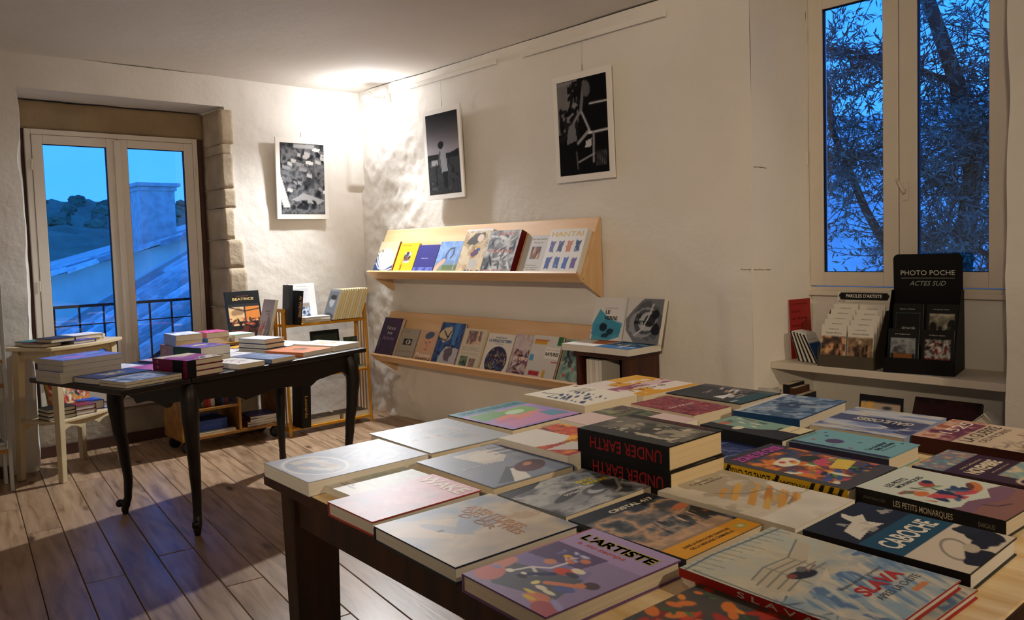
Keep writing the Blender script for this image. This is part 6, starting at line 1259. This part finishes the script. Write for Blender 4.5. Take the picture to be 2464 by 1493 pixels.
# ------------------------------------------------------------------ things on the rack at the left edge
for lb, x, z, w, h, t_, c in (('dark green and black album low on the rack at the left edge', -2.76, .2406, .2, .15, .022, '#1a2a1c'), ('black album on top of the low rack pile at the left edge', -2.765, .2632, .2, .15, .02, '#141416'), ('wine red book on the middle rack shelf at the left edge', -2.765, .6206, .2, .15, .024, '#5a1c20'), ('black book on the upper rack shelf at the left edge', -2.765, .7606, .2, .15, .028, '#17171a'), ('dark red leaflet book on the upper rack shelf at the left edge', -2.77, .7892, .18, .14, .012, '#6a2026')):
    M0, (w_, h_) = flat(x, -.265, z, w, h, 0); a = Art(w_, h_, c, 16, 2).cloud([c, '#4a4a4a', c], 4); book(lb, w_, h_, t_, M0, cover=c, art=a, hard=False, pages='white')
# ------------------------------------------------------------------ outside, left window: rail, roofs, chimney, wooded hill
M_TILE = mat('clay_tile', '#d6cabf', 0.85, 0.35, 9, 0.5, 30, 0.004, 0.2, rand=0.45)
M_RENDER = mat('house_render', '#d8cebc', 0.95, 0.2, 2.0, 0.5, 20, 0.006, 0.2)
M_CHIM = mat('chimney_stone', '#cfc4bc', 0.95, 0.3, 9, 0.8, 18, 0.01, 0.2)
M_HILL = mat('wooded_hill', '#5c7a5c', 0.95, 0.4, 0.3)
M_TREE = mat('hill_tree_leaves', '#4f7458', 0.9, 0.35, 1.2, rand=0.2)
t = empty('balcony_rail', (-1.77, .62, 0), label='iron guard rail outside the left window', cat='rail')
q = MB(); q.box(-.62, -.012, .975, .62, .012, .995); q.build('top_rail', M_METAL, t); q = MB(); q.box(-.62, -.006, .845, .62, .006, .853); q.build('middle_rail', M_METAL, t); q = MB(); q.box(-.62, -.01, .14, .62, .01, .16); q.build('bottom_rail', M_METAL, t)
for k in range(8): bx('baluster', (-.56+.16*k-.006, -.006, .155), (-.56+.16*k+.006, .006, .978), M_METAL, t)
bx('balcony_slab', (-3.2, .63, -.2), (-.6, .9, .10), M_RENDER)['kind'] = 'structure'
def tile_mesh(L, r0, r1, n=8):
    q = MB(); v = []
    for x, r in ((0, r0), (L, r1)):
        for rr in (r, r-.012):
            for k in range(n+1): a = PI*k/n; v.append((x, rr*math.cos(a), rr*math.sin(a)*.75))
    m = n+1; fs = []
    for k in range(n): fs += [(k, k+1, 2*m+k+1, 2*m+k), (m+k, 3*m+k, 3*m+k+1, m+k+1), (k, m+k, m+k+1, k+1), (2*m+k, 2*m+k+1, 3*m+k+1, 3*m+k)]
    fs += [(0, 2*m, 3*m, m), (n, m+n, 3*m+n, 2*m+n)]
    q.add(v, fs); me = bpy.data.meshes.new('roof_tile'); me.from_pydata(q.v, [], q.f); me.update(); me.materials.append(M_TILE); return me
TM = tile_mesh(.56, .150, .118)
def house(label, pos, rot): return empty('house', pos, rot, label, 'house')
# near roof, rising to the right
h1 = house('low neighbouring house roofed with old clay tiles right below the window', (0, 0, 0), 0)
sl = .55; an = math.atan(sl)
q = MB(); q.prism([(-3.4, 1.27-.06+sl*-3.4), (1.2, 1.27-.06+sl*1.2), (1.2, -4), (-3.4, -4)], 1.15, 4.05, 'y'); q.build('walls', M_RENDER, h1)
rnd = random.Random(5)
for j in range(10):
    y = 1.30 + .29*j
    for i in range(8):
        x = -2.6 + .46*i
        o = bpy.data.objects.new('roof_tile', TM); COL.objects.link(o); o.parent = h1
        o.location = (x, y+.01*rnd.random(), 1.27-.045+sl*x+.012*rnd.random()); o.rotation_euler = (.05*(rnd.random()-.5), -an-.05, .07*(rnd.random()-.5)); o.scale = (1, -1, 1) if False else (1, 1, 1)
q = MB(); q.add([(-2.7, 4.02, 1.27+sl*-2.7+.03), (1.2, 4.02, 1.27+sl*1.2+.03), (1.2, 4.14, 1.27+sl*1.2+.03), (-2.7, 4.14, 1.27+sl*-2.7+.03), (-2.7, 4.02, 1.27+sl*-2.7+.12), (1.2, 4.02, 1.27+sl*1.2+.12), (1.2, 4.14, 1.27+sl*1.2+.12), (-2.7, 4.14, 1.27+sl*-2.7+.12)], [(3,2,1,0),(4,5,6,7),(0,1,5,4),(1,2,6,5),(2,3,7,6),(3,0,4,7)]); q.build('verge', mat('pale_mortar', '#c2b8aa', .9), h1)
# house beyond with a sloping verge and the chimney
h2 = house('house beyond with a sloping tiled verge and a square stone chimney', (0, 0, 0), 0)
s2 = .272; z2 = lambda x: 1.08 + s2*(x+.676)
q = MB(); q.prism([(-3.5, z2(-3.5)-.03), (4.0, z2(4.0)-.03), (4.0, -5), (-3.5, -5)], 8.0, 12.0, 'y'); q.build('walls', M_RENDER, h2)
TM2 = tile_mesh(.5, .11, .09)
for j in range(5):
    for i in range(15):
        x = -3.2+.46*i; o = bpy.data.objects.new('roof_tile', TM2); COL.objects.link(o); o.parent = h2
        o.location = (x, 7.93+.21*j, z2(x)-.04+.03*rnd.random()); o.rotation_euler = (.12*(rnd.random()-.5), -math.atan(s2)-.05, .08*(rnd.random()-.5))
q = MB(); q.box(.80, 8.25, .6, 1.36, 8.8, 2.50); ch = q.build('chimney', M_CHIM, h2, bevel=.01)
bx('chimney_cap', (.72, 8.17, 2.50), (1.44, 8.88, 2.56), M_CHIM, ch, .01); bx('chimney_rim', (.77, 8.22, 2.43), (1.39, 8.83, 2.499), M_CHIM, ch, .01)
# wooded hill
def hill_z(x, y): return 2.9 + min(max(y-55, -40), 27)*.152 + .55*nz3(x*.09, y*.05, 4) + .35*nz3(x*.5, y*.3, 0) + .18*nz3(x*1.6, y*.8, 2)
q = MB(); q.patch(lambda u, v: (lambda x, y: (x, y, hill_z(x, y)))(-30+110*u, 30+80*v), 260, 60); tag(q.build('hillside', M_HILL, smooth=False), kind='structure')
tms = []
for k in range(4):
    b = bmesh.new(); bmesh.ops.create_icosphere(b, subdivisions=3, radius=1.0)
    for v in b.verts: v.co *= 1 + .30*nz3(v.co.x+k*7, v.co.y, v.co.z, 2.0) + .22*nz3(v.co.x+k*3, v.co.y, v.co.z, 5.0)
    me = bpy.data.meshes.new('tree_crown'); b.to_mesh(me); b.free(); me.materials.append(M_TREE); tms.append(me)
for i in range(60):
    s_ = .42+.35*rnd.random(); y = 60+21*((i*7) % 60)/60; x = (8.0+.30*i)*(y+5.66)/66+.3*rnd.random()
    o = bpy.data.objects.new('hill_tree', tms[i % 4]); COL.objects.link(o); o.location = (x, y, hill_z(x, y)+.1); o.scale = (s_*1.3, s_, s_*.95); o.rotation_euler = (0, 0, rnd.random()*6)
    tag(o, 'dark round tree on the wooded hill beyond the chimney', 'tree', 'trees on the far hill')
# ------------------------------------------------------------------ outside, right window: olive tree in front of a pale rocky slope
M_ROCK = mat('pale_rock', '#e6e4de', 0.95, 0.3, 1.6, 0.8, 5, 0.05, 0.1, stretch=(1, 1, 2.2))
q = MB(); q.patch(lambda u, v: (5.0 + 3.2*v + .35*nz3(u*9, v*6, 1, 1), -9 + 18*u, -2.5 + 5.6*v + .25*nz3(u*16, v*12, 0, 1)), 60, 30); tag(q.build('rocky_slope', M_ROCK, smooth=True), kind='structure')
M_BARK = mat('olive_bark', '#4a463f', 0.95, 0.3, 12, 0.7, 30, 0.006, 0.1)
M_OLEAF = mat('olive_leaf', '#5a6e60', 0.7, 0.35, 3.0, rand=0.0)
t = empty('olive_tree', (2.45, -3.55, -1.2), label='olive tree with narrow leaves outside the right window', cat='tree')
rnd = random.Random(21); O = Vector((2.45, -3.55, -1.2)); V3 = Vector
trunks = [[(2.45, -3.55, -1.2), (2.40, -3.62, .2), (2.35, -3.72, 1.1), (2.30, -3.80, 1.7), (2.25, -3.72, 2.3), (2.2, -3.55, 2.9), (2.1, -3.3, 3.6)],
          [(2.30, -3.80, 1.7), (2.35, -3.95, 2.1), (2.45, -4.02, 2.6), (2.5, -4.1, 3.3)],
          [(2.38, -3.66, .55), (2.25, -3.55, 1.15), (2.12, -3.62, 1.33), (2.0, -3.78, 1.32), (1.9, -4.0, 1.18), (1.85, -4.2, .95)],
          [(2.38, -3.66, .5), (2.45, -3.3, 1.0), (2.4, -3.05, 1.5), (2.3, -2.85, 2.1), (2.2, -2.8, 2.8)],
          [(2.3, -3.8, 1.5), (2.2, -3.45, 1.8), (2.1, -3.1, 1.9), (2.0, -2.85, 1.85)],
          [(2.25, -3.72, 2.3), (2.2, -3.4, 2.45), (2.1, -3.1, 2.6), (2.0, -2.8, 2.7)],
          [(2.3, -3.8, 1.9), (2.1, -4.0, 1.9), (1.95, -4.15, 1.8)]]
rads = [.085, .05, .028, .045, .022, .024, .02]
q = MB()
for k, (p, r) in enumerate(zip(trunks, rads)):
    q.tube([V3(a)-O for a in p], [r*(1-.6*i/(len(p)-1)) for i in range(len(p))], 8)
q.build('trunk', M_BARK, t, smooth=True)
tw = MB(); LV = []; LF = []
def leaf(p, d, L, w):
    side = d.cross(V3((rnd.random()-.5, rnd.random()-.5, rnd.random()-.5))).normalized(); n = len(LV)
    for s, k in ((0, 0), (.45, 1), (1, 0), (.45, -1)): LV.append(tuple(p + d*L*s + side*w*.5*k))
    LF.append((n, n+1, n+2, n+3))
nt_ = 0
for c in range(900):
    b = rnd.choice(trunks); i = rnd.randrange(len(b)-1); s_ = rnd.random(); base = V3(b[i])*(1-s_)+V3(b[i+1])*s_
    if base.z < .55: continue
    d = V3((rnd.gauss(-.1, .6), rnd.gauss(0, 1), rnd.gauss(.05, .6))).normalized(); L = .25+.5*rnd.random(); p = base; pts = [p-O]; N_ = 7
    for k in range(N_):
        d = (d + V3((rnd.gauss(0, .25), rnd.gauss(0, .25), rnd.gauss(-.04, .25)))).normalized(); p = p + d*L/N_; pts.append(p-O)
        for m in range(4):
            ld = (d + V3((rnd.gauss(0, .8), rnd.gauss(0, .8), rnd.gauss(0, .8)))).normalized(); leaf(p-O + d*(rnd.random()*L/N_), ld, .045+.03*rnd.random(), .010+.005*rnd.random())
    tw.tube(pts, [.004*(1-.7*i/N_) for i in range(N_+1)], 4)
o = tw.build('twigs', M_BARK, t, fix=False); o['kind'] = 'stuff'
me = bpy.data.meshes.new('foliage'); me.from_pydata(LV, [], LF); me.update(); me.materials.append(M_OLEAF); o = bpy.data.objects.new('foliage', me); COL.objects.link(o); o.parent = t; o['kind'] = 'stuff'
# ------------------------------------------------------------------ shop spotlight behind the viewer, and a fixture added for the left fill
def room_lamp(loc, label):
    t = empty('ceiling_spotlight', (loc[0], loc[1], CZ-.02), label=label, cat='lamp')
    q = MB(); q.lathe([(.045, -.0), (.045, -.02), (.02, -.03), (.012, -.20), (.03, -.215), (.036, -.235), (.03, -.235)], 16); q.build('stem', M_WHITEPL, t, smooth=True)
    q = MB(); q.lathe([(.004, -.24), (.026, -.242), (.030, -.262), (.02, -.275), (.003, -.280)], 14); q.build('bulb', mat('warm_bulb', '#ffffff', .5, emis='#ffd9a0', estr=30), t, smooth=True)
room_lamp((-1.0, -7.0), 'lit ceiling lamp in the shop behind the viewer, right side'); room_lamp((-4.9, -6.2), 'added unseen ceiling lamp for the left fill light, behind the viewer')
